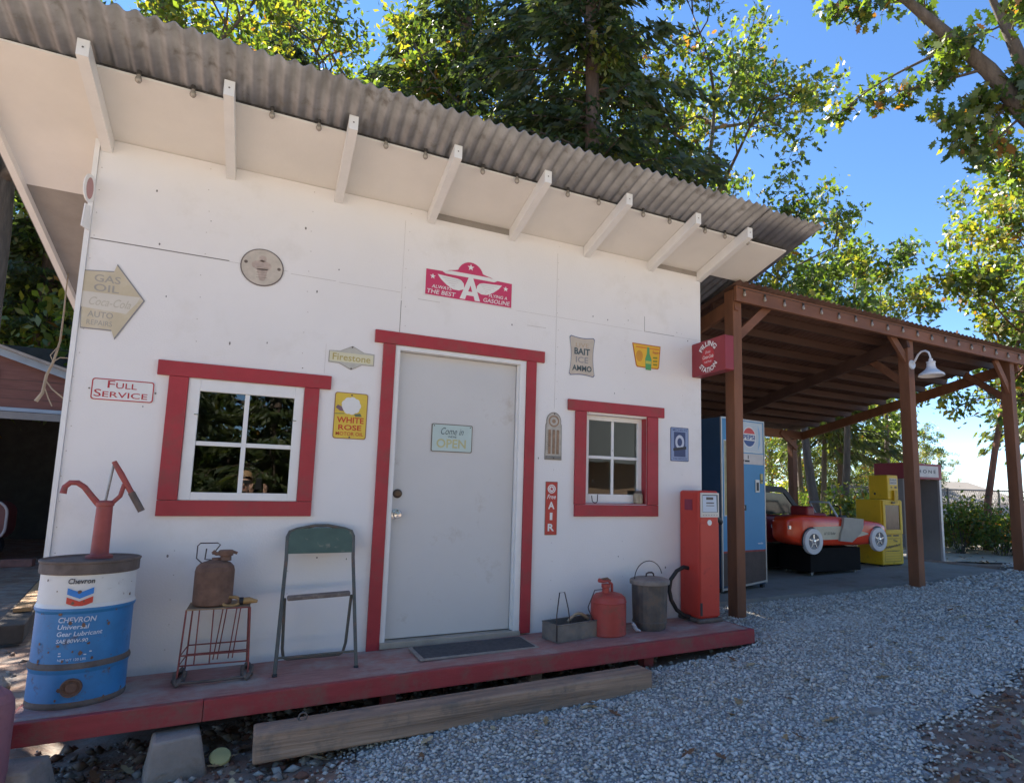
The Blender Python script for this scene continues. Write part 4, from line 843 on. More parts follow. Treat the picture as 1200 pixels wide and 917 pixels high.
# coin operated car rides
def ride(x0, y0, label, body, L_=1.87, hw=.20, cove=True, top=False, group='coin operated car rides'):
    t = thing('car_ride', label, 'car ride', (x0, y0, SL(x0+.9)), 0, group); zo = -SL(x0+.9)
    S = [(0,.585,.775,.09),(.02,.56,.80,.13),(.08,.515,.83,.165),(.22,.475,.855,.19),(.45,.468,.850,.20),(.62,.464,.845,.20),(.87,.463,.836,.20),(1.28,.462,.802,.20),(1.50,.47,.782,.20),(1.68,.485,.757,.185),(1.80,.50,.715,.155),(1.855,.52,.675,.115),(1.875,.55,.64,.07)]
    q = MB(); n = 28; vs = []
    for x, zb, zt, h in S:
        cz, hz = (zb+zt)/2, (zt-zb)/2
        for j in range(n):
            a = 2*PI*j/n; ca, sa = math.cos(a), math.sin(a); e = .30
            vs.append((x*L_/1.87, (h if x < .25 or x > 1.6 else hw)*0 + hw + h*math.copysign(abs(ca)**e, ca), zo+cz + hz*math.copysign(abs(sa)**(.42), sa)))
    fs = [(k*n+j, (k+1)*n+j, (k+1)*n+(j+1) % n, k*n+(j+1) % n) for k in range(len(S)-1) for j in range(n)] + [tuple(range(n)), tuple(range(len(vs)-n, len(vs)))[::-1]]
    q.add(vs, fs, body, True); q.build('body', t)
    f = lambda u, v, w: (u, -w, v+zo)
    for x, z, r in ((.346,.531,.157),(1.563,.538,.155)):
        x *= L_/1.87
        KX = Matrix.Rotation(R(90), 4, 'X')
        q = MB(); q.lathe([(r*.3,-.03),(r,-.03),(r,.012),(r*.98,.02),(r*.62,.024),(r*.60,.016),(r*.25,.012),(r*.2,.022),(0,.024)], TYREW, (x, -.012, z+zo), 36, KX); w = q.build('wheel', t)
        q = MB(); q.lathe([(r*.60,.0175),(r*.3,.015),(0,.015)], mat('hub_grey', (.12,.125,.15), .35, metal=.6), (x, -.012, z+zo), 28, KX)
        for k in range(5):
            a = 2*PI*k/5+.3; q.bar((x, -.031, z+zo), (x+r*.55*math.cos(a), -.030, z+zo+r*.55*math.sin(a)), .016, .004, CHROME, up=(0,1,0))
        q.lathe([(r*.14,.022),(r*.12,.03),(0,.032)], CHROME, (x, -.012, z+zo), 14, KX); q.build('rim', w)
        q = MB(); ring(q, circ(x, z, r*1.12, 26, None, -20, 200), circ(x, z, r*.8, 26, None, -20, 200), -.001 if not top else .0005, BLACK, f); q.build('wheel_arch', t)
    if cove:
        q = MB(); q.prism([(.365,.706),(.87,.712),(.86,.64),(.83,.548),(.535,.546),(.50,.60),(.45,.665)][::-1], .004, CREAM, f); q.prism([(1.06,.552),(1.385,.606),(1.375,.620),(1.23,.652),(1.08,.64)], .004, CREAM, f); q.text("Lil' 55 Rider", .66, .625, INK, f, .0048, width=.21, height=.035, shear=.2, bold=.01); q.build('side_panel', t)
        q = MB(); P = [(.81,.53),(1.03,.512),(1.20,.62),(1.255,.70),(1.262,.802),(1.07,.818),(.90,.826),(.872,.70),(.83,.62)]
        q.prism(P, .034, mat('step_grey', (.36,.33,.28), .45, .1), f); q.build('door_step', t, bevel=.006)
        q = MB(); q.box(.34,.48,.06,.34,.83+zo,.96+zo,DKRED); q.box(.44,.70,.06,.34,.82+zo,.875+zo,DKRED); q.build('seat', t, bevel=.03)
        q = MB(); SC = mat('screen_frame', (.38,.45,.52), .3, .05); q.tube([(.86,.04,.83+zo),(.72,.045,1.01+zo),(.72,.355,1.01+zo),(.86,.36,.83+zo)], .014, SC, 8); q.build('windscreen', t)
        q = MB(); q.box(.99,1.12,.10,.30,.80+zo,.845+zo,BLACK); q.build('dashboard', t, bevel=.012)
        q = MB(); q.tube([(1.02+.0*math.cos(a),  .20+.08*math.cos(a),.88+.09*math.sin(a)+zo) for a in np.linspace(0,2*PI,17)[:-1]], .009, BLACK, 6, closed=True); q.build('steering_wheel', t)
    q = MB(); q.box(.02,.05,.05,.09,.68+zo,.72+zo,CHROME); q.box(.02,.05,.31,.35,.68+zo,.72+zo,CHROME); q.build('tail_lamp', t)
    if top:
        q = MB(); z = zo; roof = [(.42,.84),(.46,1.14),(.56,1.215),(.92,1.205),(1.0,1.165),(1.30,.87),(1.235,.85),(.95,1.12),(.58,1.14),(.53,1.10),(.50,.84)]
        q.prism([(.50,.84),(.56,1.13),(.94,1.115),(1.23,.85)], .006, mat('side_glass', (.05,.05,.045), .12), lambda u, v, w: (u*L_/1.87, .02-w, v+zo))
        for yy in (.03,.36): q.prism(roof, .03, INK, lambda u, v, w, yy=yy: (u*L_/1.87, yy-w, v+zo))
        q.prism([(.47,1.13),(.98,1.15),(.92,1.205),(.56,1.215)], .34, INK, lambda u, v, w: (u*L_/1.87, .36-w, v+zo)); q.build('soft_top', t)
        q = MB()
        for k in range(4): q.box(.80+.055*k,.812+.055*k,-.006,.002,.56+zo,.64+zo,CHROME)
        q.build('side_vent', t)
    q = MB(); b0, b1 = .37*L_/1.87, 1.29*L_/1.87
    q.box(b0, b1, .055, .58, .04, .44+zo, mat('pedestal_black', (.010,.009,.009), .75, .2, spec=.15)); q.build('pedestal', t, bevel=.008)
    q = MB()
    for x in (b0+.06, b1-.06):
        for y in (.10, .52): q.lathe([(.0,-.012),(.022,-.012),(.022,.012),(0,.012)], STEEL, (x, y, .021), 12, Matrix.Rotation(R(90), 4, 'X'))
    q.build('caster', t); return t
ride(5.0, 1.12, 'red open toy car ride with cream side panels and white wheels on a black pedestal', CARRED)
ride(4.66, 1.74, 'dark red toy car ride with a black soft top behind the red open car ride', DKRED, L_=1.75, cove=False, top=True)
# newspaper boxes
YD = YEL
def newsbox(x, y, z, w, d, h, label, big):
    t = thing('newspaper_box', label, 'newspaper box', (x, y, z), 0, 'yellow newspaper boxes')
    q = MB(); q.box(0, w, 0, d, .02 if big else 0, h, YEL); q.build('case', t, bevel=.012)
    q = MB()
    if big:
        for x0, x1, z0, z1 in ((.02,.07,.44,.90),(w-.07,w-.02,.44,.90),(.07,w-.07,.44,.50),(.07,w-.07,.84,.90)): q.box(x0, x1, -.022, -.0005, z0, z1, YEL)
        d_ = q.build('door', t, bevel=.004); q = MB(); q.box(.07, w-.07, -.012, -.004, .50, .84, mat('news_window', (.07,.055,.05), .15, .3, 8)); q.build('window', d_)
        q = MB(); q.box(w/2-.03, w/2+.03, -.045, -.023, .865, .885, BLACK); q.build('handle', d_)
        q = MB()
        for x0, x1, z0, z1 in ((.05,w-.05,.06,.38),): ring(q, [(x0,z0),(x1,z0),(x1,z1),(x0,z1)], [(x0+.008,z0+.008),(x1-.008,z0+.008),(x1-.008,z1-.008),(x0+.008,z1-.008)], .002, mat('news_line', (.42,.24,.02), .5), LW_)
        for k in range(3): q.face([(.06,.10+.035*k),(w-.06,.10+.035*k),(w-.06,.104+.035*k),(.06,.104+.035*k)], .002, mat('news_line', (.42,.24,.02)), LW_)
        q.text('The', w*.62, .345, INK, LW_, .003, width=.09, height=.035, bold=.02)
        rot = lambda u, v, w_: (u, -w_, v+(u-w/2)*.12)
        q.text('Independent', w/2, .27, INK, rot, .003, width=w*.70, height=.05, bold=.02, shear=.2); q.text('newspaper', w/2, .205, INK, LW_, .003, width=w*.66, height=.018, bold=.01); q.face([(.10,.41),(.20,.41),(.20,.425),(.10,.425)], .003, INK, LW_); q.face([(.24,.408),(.36,.408),(.36,.426),(.24,.426)], .003, INK, LW_); q.build('front_panel', t)
        q = MB()
        for x0, x1, y0, y1 in ((.02,.07,.02,.07),(w-.07,w-.02,.02,.07),(.02,.07,d-.07,d-.02),(w-.07,w-.02,d-.07,d-.02)): q.box(x0, x1, y0, y1, 0, .02, BLACK)
        q.build('foot', t)
    else:
        q.face([(.05,.21),(w-.03,.21),(w-.03,.30),(.05,.30)], .002, mat('news_card', (.62,.58,.50), .6), LW_); q.text('DAILY', w/2+.01, .28, INK, LW_, .003, width=.14, height=.02, bold=.01); q.text('NEWS 50c', w/2+.01, .235, INK, LW_, .003, width=.14, height=.02, bold=.01)
        q.face([(.07,.165),(.10,.165),(.10,.18),(.07,.18)], .002, INK, LW_); q.face([(.15,.16),(.20,.16),(.20,.185),(.15,.185)], .002, INK, LW_); q.build('front_panel', t)
        q = MB(); q.box(.10,.17,-.03,-.0005,-.05,.13,mat('news_bracket', (.55,.33,.01), .5)); q.build('coin_chute', t)
        q = MB(); q.face(circ(.10,.08,.018,14), .0015, INK, lambda u, v, w_: (-w_, .30-u, v)); q.build('side_hole', t)
    return t
newsbox(6.957, 1.34, SL(7.1), .45, .40, .915, 'larger yellow newspaper box with a dark window beside the red toy car', True)
newsbox(7.13, 1.345, SL(7.1)+.917, .235, .30, .345, 'small yellow newspaper box stacked on top of the larger one', False)
# phone booth
gz = -.07
t = thing('phone_booth', 'open grey phone booth with a maroon top sign beyond the carport slab', 'phone booth', (8.92, 2.296, gz))
BW, BD, BH = .985, .55, 1.78
PNL = mat('booth_steel', (.27,.25,.245), .5, .1, 3); FRB = mat('booth_frame', (.52,.48,.47), .4, .06, metal=.3)
q = MB(); q.box(-.02, BW+.02, -.02, BD, 1.49, BH-.02, MAROON); q.build('crown', t, bevel=.008)
q = MB(); q.face([(.16,1.53),(BW-.08,1.53),(BW-.08,1.72),(.16,1.72)], .022, mat('booth_sign', (.55,.50,.46), .4), LW_); q.text('P H O N E', .53, 1.625, INK, LW_, .0226, width=.60, height=.06, bold=.02); q.build('top_sign', t)
q = MB(); q.box(BW-.03, BW, .03, BD-.01, .05, 1.488, PNL); q.build('side_panel', t)
q = MB(); q.box(.0, .03, .03, BD-.01, .55, 1.488, PNL); q.build('side_panel', t)
q = MB()
for x0, x1, y0, y1 in ((-.004,.05,-.01,.028),(BW-.05,BW+.004,-.01,.028),(-.004,.05,BD-.009,BD+.02),(BW-.05,BW+.004,BD-.009,BD+.02),(.20,.24,BD-.009,BD+.01)): q.box(x0, x1, y0, y1, 0, 1.489, FRB)
q.build('frame', t)
q = MB(); q.box(.25, BW-.055, BD-.03, BD-.01, .30, 1.488, PNL); q.build('back_panel', t)
q = MB(); q.box(.02, BW-.032, .03, BD-.012, .0, .05, PNL); q.build('floor_plate', t)
q = MB(); q.box(.42, .66, BD-.20, BD-.031, .85, 1.30, INK); q.tube([(.45,BD-.22,1.25),(.43,BD-.24,1.15),(.45,BD-.22,1.05)], .02, INK, 8); q.build('telephone', t)

# ------------------------------------------------------------------ shed on the left, lumber, brick
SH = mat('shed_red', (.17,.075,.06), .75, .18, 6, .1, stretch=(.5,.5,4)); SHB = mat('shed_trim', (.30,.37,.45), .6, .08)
t = thing('open_shed', 'brown red open fronted shed with pale blue roof trim behind the station', 'shed', (0,0,0))
ys = 9.0; sl = (2.935-3.272)/(.973)
zt_ = lambda x: 3.30+sl*(x+4.87)
q = MB(); P = [(-8.6,2.30),(-3.2,2.25),(-3.2,zt_(-3.2)-.1),(-8.6,zt_(-8.6)-.1)]; q.prism(P, .1, SH, lambda u, v, w: (u, ys+.1-w, v))
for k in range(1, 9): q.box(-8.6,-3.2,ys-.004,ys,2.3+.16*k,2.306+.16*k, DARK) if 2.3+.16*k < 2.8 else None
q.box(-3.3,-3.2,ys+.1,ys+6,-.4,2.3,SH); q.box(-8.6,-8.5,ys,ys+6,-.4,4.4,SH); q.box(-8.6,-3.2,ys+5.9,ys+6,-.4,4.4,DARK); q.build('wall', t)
q = MB(); q.bar((-8.8,ys-.12,zt_(-8.8)-.05),(-3.1,ys-.12,zt_(-3.1)-.05),.05,.13,SHB); q.bar((-8.7,ys-.02,2.315),(-3.2,ys-.02,2.265),.05,.06,SHB); q.bar((-8.7,ys-.015,2.215),(-3.2,ys-.015,2.165),.05,.12,mat('shed_track', (.23,.22,.21), .6)); q.box(-4.98,-4.84,ys-.03,ys-.005,2.4,2.95,SHB); q.build('trim', t)
q = MB(); v = [(x, y, zt_(x)+o) for o in (0,.05) for x, y in ((-8.9,ys-.3),(-3.0,ys-.3),(-3.0,ys+6.2),(-8.9,ys+6.2))]; q.add(v, [(3,2,1,0),(4,5,6,7),(0,1,5,4),(1,2,6,5),(2,3,7,6),(3,0,4,7)], BARE_SHADE); q.build('roof', t)
rebase(t, (-5.9, 12, -.35))
t = thing('parked_trailer', 'dull red vehicle tail with a pale rounded rim inside the dark shed', 'vehicle', (-5.35, 10.6, -.33))
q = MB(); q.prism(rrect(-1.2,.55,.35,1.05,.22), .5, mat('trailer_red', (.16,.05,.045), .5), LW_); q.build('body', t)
q = MB(); q.tube([(u,-.51,v) for u, v in rrect(-1.2,.55,.35,1.05,.22)], .022, mat('pale_rim', (.45,.38,.36), .5), 8, closed=True); q.tube([(-1.2,-.52,.55),(.3,-.52,.55)], .02, mat('pale_rim', (.45,.38,.36)), 8); q.build('rim', t)
q = MB()
for x in (-.9,.25): q.lathe([(0,-.1),(.22,-.1),(.25,-.06),(.25,.06),(.22,.1),(0,.1)], BLACK, (x,-.3,.25), 20, Matrix.Rotation(R(90), 4, 'X'))
q.build('wheel', t)
q = MB(); q.bar((-2.62,2.7,-.245),(-3.22,6.6,-.22),.20,.16,mat('old_sleeper', (.075,.06,.05), .9, .3, 6)); tag(q.build('sleeper', bevel=.01), 'dark old timber edging on the dirt left of the station', 'timber')
q = MB(); q.bar((-2.70,3.3,-.135),(-3.10,5.9,-.115),.13,.035,mat('new_plank', (.36,.20,.085), .7, .2, 6, stretch=(4,.4,4))); tag(q.build('plank', bevel=.003), 'orange brown plank lying on the dark timber edging', 'plank')
q = MB(); q.box(-.14,.14,-.06,.06,0,.085,mat('brick_red', (.22,.10,.08), .85, .2, 12)); o = q.build('brick', None, (-4.35,9.3,-.36+.0), bevel=.006); o.scale = (1.5,1.5,1.5); tag(o, 'single red brick on the ground before the shed opening', 'brick')
STN = mat('field_stone', (.27,.25,.23), .9, .2, 8, .4, 40)
def rock(x, y, s, label, m=STN, g=None):
    q = MB(); bm = bmesh.new(); bmesh.ops.create_icosphere(bm, subdivisions=3, radius=1)
    for v in bm.verts: v.co *= 1+.28*mn.noise(v.co*1.3+Vector((x*3, y*3, 0))); v.co.z *= .62; v.co.x *= 1.2
    q.add([v.co*s for v in bm.verts], [[v.index for v in f.verts] for f in bm.faces], m, False); bm.free()
    o = q.build('rock', None, (x, y, gfn(x, y)[2]+s*.30)); return tag(o, label, 'rock', g)
rock(2.42, -1.86, .042, 'tan stone at the edge of the gravel and the brown dirt')
rock(3.10, -2.02, .034, 'pale grey stone lying alone on the brown dirt', mat('pale_stone', (.45,.44,.43), .8, .1))
rock(-2.35, 1.4, .10, 'rounded grey stone beside the dark timber edging')
rock(-.98, -.42, .05, 'small rough stone beneath the porch beside the concrete pier')
q = MB(); q.lathe([(0,.0),(.05,.004),(.045,.012),(0,.014)], mat('yellow_lid', (.55,.50,.22), .6), n=16); o = q.build('paper_scrap', None, (-.86,-.64,-.28)); o.rotation_euler = (R(35), R(10), 0); tag(o, 'yellowish round lid lying in the dirt beneath the porch', 'lid')

# ------------------------------------------------------------------ fence and far house on the right
CL = mat('fence_wire', (.13,.13,.13), .5, metal=.6)
t = thing('chain_fence', 'grey chain link fence along the brush beyond the dirt lot', 'fence', (17, 6.6, -.1))
fa, fb = Vector((13.6, 7.6, -.1)), Vector((24.5, 6.2, -.1)); o_ = Vector((17, 6.6, -.1)); D = fb-fa
for k in range(6):
    p = fa+D*(k/5)-o_; q = MB(); q.tube([p, p+Vector((0,0,1.55))], .035, CL, 8); q.build('fence_post', t)
q = MB(); q.tube([fa-o_+Vector((0,0,1.5)), fb-o_+Vector((0,0,1.5))], .025, CL, 6); q.build('rail', t)
q = MB(); n = 120
for k in range(n):
    for s in (-1, 1):
        a = fa+D*(k/n)-o_; b = fa+D*(min(1, max(0, (k+s*8)/n)))-o_
        q.bar(a+Vector((0,0,.03)), b+Vector((0,0,1.48)), .006, .006, CL)
q.build('mesh', t)
t = thing('far_house', 'far pale house with a low grey roof beyond the fence', 'house', (33, 15.5, 0))
HW = mat('house_wall', (.42,.44,.48), .7, .08); HR = mat('house_roof', (.17,.155,.14), .8, .1, 3)
q = MB(); q.box(-5,5.5,0,6,-.5,1.2,HW); q.build('wall', t)
q = MB(); v = [(-5.6,-.5,1.0),(6.1,-.5,1.0),(6.1,3,2.25),(-5.6,3,2.25),(6.1,6.5,1.0),(-5.6,6.5,1.0)]; q.add(v, [(0,1,2,3),(3,2,4,5)], HR); q.add([(-5,0,1.19),(-5,6,1.19),(-5,3,2.2)], [(0,1,2)], HW); q.build('roof', t)
for x in (-3.4, -.6, 2.6):
    q = MB(); q.box(x,x+1.1,-.03,-.001,.1,.95,WTRIM); w = q.build('window', t); q = MB(); q.box(x+.08,x+1.02,-.04,-.031,.17,.88,mat('far_pane', (.06,.07,.09), .1)); q.build('pane', w)
q = MB(); q.lathe([(0,-.16),(.10,-.14),(.15,-.05),(.14,.06),(.09,.13),(0,.15)], mat('turquoise', (.08,.42,.48), .4), n=16); tag(q.build('toy_ball', None, (15.6, 4.9, .18)), 'turquoise plastic ball in the brush by the fence', 'ball')
# brown house and yard seen only as reflections in the windows
t = thing('brown_house', 'tan house behind the viewer reflected in the small window', 'house', (9.5, -12, -.4))
q = MB(); q.box(-3.5,3.5,-5,0,0,2.7,mat('tan_wall', (.15,.095,.065), .8, .1)); q.build('wall', t)
q = MB(); q.add([(-4.2,.6,2.4),(4.2,.6,2.4),(4.2,-2.5,4.3),(-4.2,-2.5,4.3),(4.2,-5.6,2.4),(-4.2,-5.6,2.4)], [(0,1,2,3),(3,2,4,5)], mat('grey_shingle', (.07,.075,.08), .8, .15, 20)); q.add([(-3.5,0,2.69),(-3.5,-5,2.69),(-3.5,-2.5,4.2)], [(0,1,2)], MATS['tan_wall']); q.build('roof', t)

# the photographer, seen only as a reflection in the large window
def person():
    t = thing('person', 'person in dark clothes and sunglasses holding up a phone, reflected in the large window', 'person', (-.97, -4.66, float(G(-.97,-4.66))))
    J = {}; Rd = []; V = []; E = []
    def j(n, p, r, par=None):
        J[n] = len(V); V.append(p); Rd.append(r)
        if par: E.append((J[par], J[n]))
    h = .06
    j('pelvis',(0,0,.86),.125); j('waist',(0,0,1.0),.115,'pelvis'); j('chest',(0,.01,1.2),.135,'waist'); j('collar',(0,.005,1.33),.085,'chest'); j('neck',(0,.015,1.40),.052,'collar'); j('skull0',(.005,.035,1.49),.078,'neck'); j('skull1',(.005,.03,1.57),.088,'skull0'); j('skull2',(.005,.025,1.635),.06,'skull1')
    for s, k in ((-1,'l'),(1,'r')):
        j(k+'sh',(s*.16,.0,1.31),.062,'collar'); j(k+'el',(s*.22+.05,.13,1.14),.044,k+'sh'); j(k+'wr',(.17+s*.055,.29,1.42),.028,k+'el'); j(k+'hand',(.17+s*.075,.325,1.48),.030,k+'wr')
        for f in range(5): 
            a = (.17+s*.085, .32+.012*(f-2)*.6, 1.50+.008*f); j(k+'f%d' % f, a, .010, k+'hand'); j(k+'g%d' % f, (.17+s*(.060-.002*f), .345, 1.475+.016*f), .008, k+'f%d' % f)
        j(k+'hip',(s*.09,0,.80),.092,'pelvis'); j(k+'kn',(s*.10,.02,.46),.060,k+'hip'); j(k+'an',(s*.11,0,.09),.042,k+'kn'); j(k+'toe',(s*.13,.15,.04),.036,k+'an')
    me = bpy.data.meshes.new('body'); me.from_pydata(V, E, []); o = bpy.data.objects.new('body', me); COL.objects.link(o)
    sk = o.modifiers.new('skin', 'SKIN'); sb = o.modifiers.new('sub', 'SUBSURF'); sb.levels = sb.render_levels = 2
    for i, r_ in enumerate(Rd): me.skin_vertices[0].data[i].radius = (r_, r_)
    me.skin_vertices[0].data[0].use_root = True
    dg = bpy.context.evaluated_depsgraph_get(); m2 = bpy.data.meshes.new_from_object(o.evaluated_get(dg)); o.modifiers.clear(); o.data = m2
    SKN = mat('skin', (.55,.33,.24), .5, .06); SHT = mat('dark_shirt', (.035,.035,.045), .8, .2); JEA = mat('jeans', (.05,.07,.12), .85, .2)
    m2.materials.clear()
    for m in (SKN, SHT, JEA, BLACK): m2.materials.append(m)
    for p in m2.polygons:
        c = p.center; p.use_smooth = True
        p.material_index = 3 if c.z < .09 else 2 if c.z < .93 else 0 if (c.z > 1.39 or c.y > .24) else 1
    o.name = 'body'; o.parent = t
    q = MB(); bm = bmesh.new(); bmesh.ops.create_uvsphere(bm, u_segments=18, v_segments=12, radius=1)
    vs = [Vector((v.co.x*.098+.005, v.co.y*.105+.012, v.co.z*.10+1.60)) for v in bm.verts]; fs = [[v.index for v in f.verts] for f in bm.faces if not (f.calc_center_median().y > .35 and f.calc_center_median().z < .35)]; q.add(vs, fs, mat('fair_hair', (.36,.22,.11), .6, .2, 30), True); bm.free(); q.build('hair', t)
    q = MB(); q.box(-.068,.078,.112,.124,1.545,1.585,BLACK); q.box(-.075,-.068,.02,.118,1.565,1.58,BLACK); q.box(.078,.085,.02,.118,1.565,1.58,BLACK); q.build('sunglasses', t, bevel=.004)
    q = MB(); q.tube([(.005,.108,1.56),(.005,.135,1.53),(.005,.118,1.52)], [.010,.014,.010], SKN, 8); q.build('nose', t)
    q = MB(); q.tube([(-.022,.112,1.475),(.005,.119,1.473),(.032,.112,1.475)], .006, mat('lips', (.45,.18,.15), .5), 6); q.build('mouth', t)
    ph = tag(MB_box('phone', (.17-.038,.338,1.46),(.17+.038,.346,1.615), BLACK, Vector(t.location)), 'black phone held up by the reflected person', 'phone')
def MB_box(name, a, b, m, off):
    q = MB(); c = [(a[k]+b[k])/2 for k in range(3)]; q.box(a[0]-c[0], b[0]-c[0], a[1]-c[1], b[1]-c[1], a[2]-c[2], b[2]-c[2], m); return q.build(name, None, tuple(off+Vector(c)), bevel=.003)
person()

VN = mat('dry_vine', (.36,.29,.20), .8, .2); q = MB()
q.tube([(-2.25,1.6,2.70),(-2.25,1.6,2.56),(-2.246,1.6,2.388),(-2.249,1.61,2.149),(-2.274,1.6,1.978),(-2.30,1.59,1.874),(-2.312,1.6,1.741),(-2.345,1.6,1.672)], [.004,.005,.006,.007,.009,.010,.011,.014], VN, 6)
q.tube([(-2.28,1.6,1.98),(-2.23,1.58,2.02),(-2.18,1.57,2.02)], .004, VN, 5); q.tube([(-2.305,1.6,1.84),(-2.25,1.57,1.77),(-2.17,1.55,1.70)], .005, VN, 5); q.tube([(-2.31,1.6,1.80),(-2.27,1.58,1.70),(-2.24,1.57,1.64)], .004, VN, 5); q.tube([(-2.26,1.6,2.1),(-2.29,1.58,2.03),(-2.27,1.57,1.99)], .003, VN, 5)
tag(q.build('dry_vine'), 'dead pale vine stem hanging from the roof edge left of the station', 'vine')
# ------------------------------------------------------------------ trees
BARK = mat('bark_oak', (.11,.09,.075), .9, .35, 5, .8, 25, stretch=(3,3,.6)); BARKC = mat('bark_fir', (.10,.07,.055), .9, .35, 5, .8, 25, stretch=(3,3,.6)); BARKR = mat('bark_red', (.19,.09,.06), .85, .3, 5, .6, 25)
LG = [leafmat('leaf_deep', (.045,.085,.018)), leafmat('leaf_mid', (.075,.12,.022)), leafmat('leaf_light', (.12,.17,.03), .5), leafmat('leaf_yellow', (.20,.19,.03), .5), leafmat('leaf_orange', (.24,.11,.03), .5)]
NG = [leafmat('needle_dark', (.042,.064,.028), .4), leafmat('needle_mid', (.060,.086,.032), .45), leafmat('needle_light', (.09,.11,.035), .5)]
KITE = np.array([(0,-1,0),(.5,-.1,.12),(0,1,0),(-.5,-.1,.12)]); 
OAKL = np.array([(0,-1.1,0),(.12,-.75,0),(.40,-.62,.08),(.28,-.35,.04),(.68,-.05,.12),(.30,.10,.04),(.52,.52,.1),(.2,.55,.03),(0,1.0,0),(-.2,.55,.03),(-.52,.52,.1),(-.30,.10,.04),(-.68,-.05,.12),(-.28,-.35,.04),(-.40,-.62,.08),(-.12,-.75,0)])
def poly_mesh(name, V, mats, mi, smooth=False):
    n, k, _ = V.shape
    me = bpy.data.meshes.new(name); me.vertices.add(n*k); me.vertices.foreach_set('co', V.reshape(-1).astype(np.float32))
    me.loops.add(n*k); me.loops.foreach_set('vertex_index', np.arange(n*k, dtype=np.int32))
    me.polygons.add(n); me.polygons.foreach_set('loop_start', np.arange(0, n*k, k, dtype=np.int32)); me.polygons.foreach_set('loop_total', np.full(n, k, np.int32))
    for m in mats: me.materials.append(m)
    me.polygons.foreach_set('material_index', mi.astype(np.int32)); me.update(calc_edges=True); me.validate()
    return me
def leaf_mesh(name, P, size, mats, wts, tmpl=KITE, sd=0, droop=.3, grp=None):
    r = np.random.default_rng(sd); n = len(P)
    yv = r.normal(size=(n,3)); yv[:,2] -= droop; yv /= np.linalg.norm(yv, axis=1)[:,None]
    t = r.normal(size=(n,3)); t[:,2] += .9; xv = np.cross(yv, t); xv /= np.linalg.norm(xv, axis=1)[:,None]; zv = np.cross(xv, yv)
    s = size*(.6+.8*r.random(n))[:,None,None]
    V = P[:,None,:] + s*(tmpl[None,:,0:1]*xv[:,None]+tmpl[None,:,1:2]*yv[:,None]+tmpl[None,:,2:3]*zv[:,None])
    w = np.array(wts, float); w /= w.sum(); mi = r.choice(len(w), n, p=w)
    if grp is not None:      # clumps lean to one shade
        gm = r.choice(len(w), grp.max()+1, p=w); k = r.random(n) < .55; mi[k] = gm[grp[k]]
    return poly_mesh(name, V, mats, mi)
def link(name, me, parent): o = bpy.data.objects.new(name, me); COL.objects.link(o); o.parent = parent; return o
def bend(a, b, r, k=6, sag=.12):
    a, b = Vector(a), Vector(b); L = (b-a).length; o = [Vector((r.uniform(-1,1), r.uniform(-1,1), r.uniform(-1,1)))*L*sag for _ in range(2)]
    return [a.lerp(b, t)+o[0]*math.sin(PI*t)*.7+o[1]*math.sin(2*PI*t)*.45 for t in np.linspace(0, 1, k+1)]
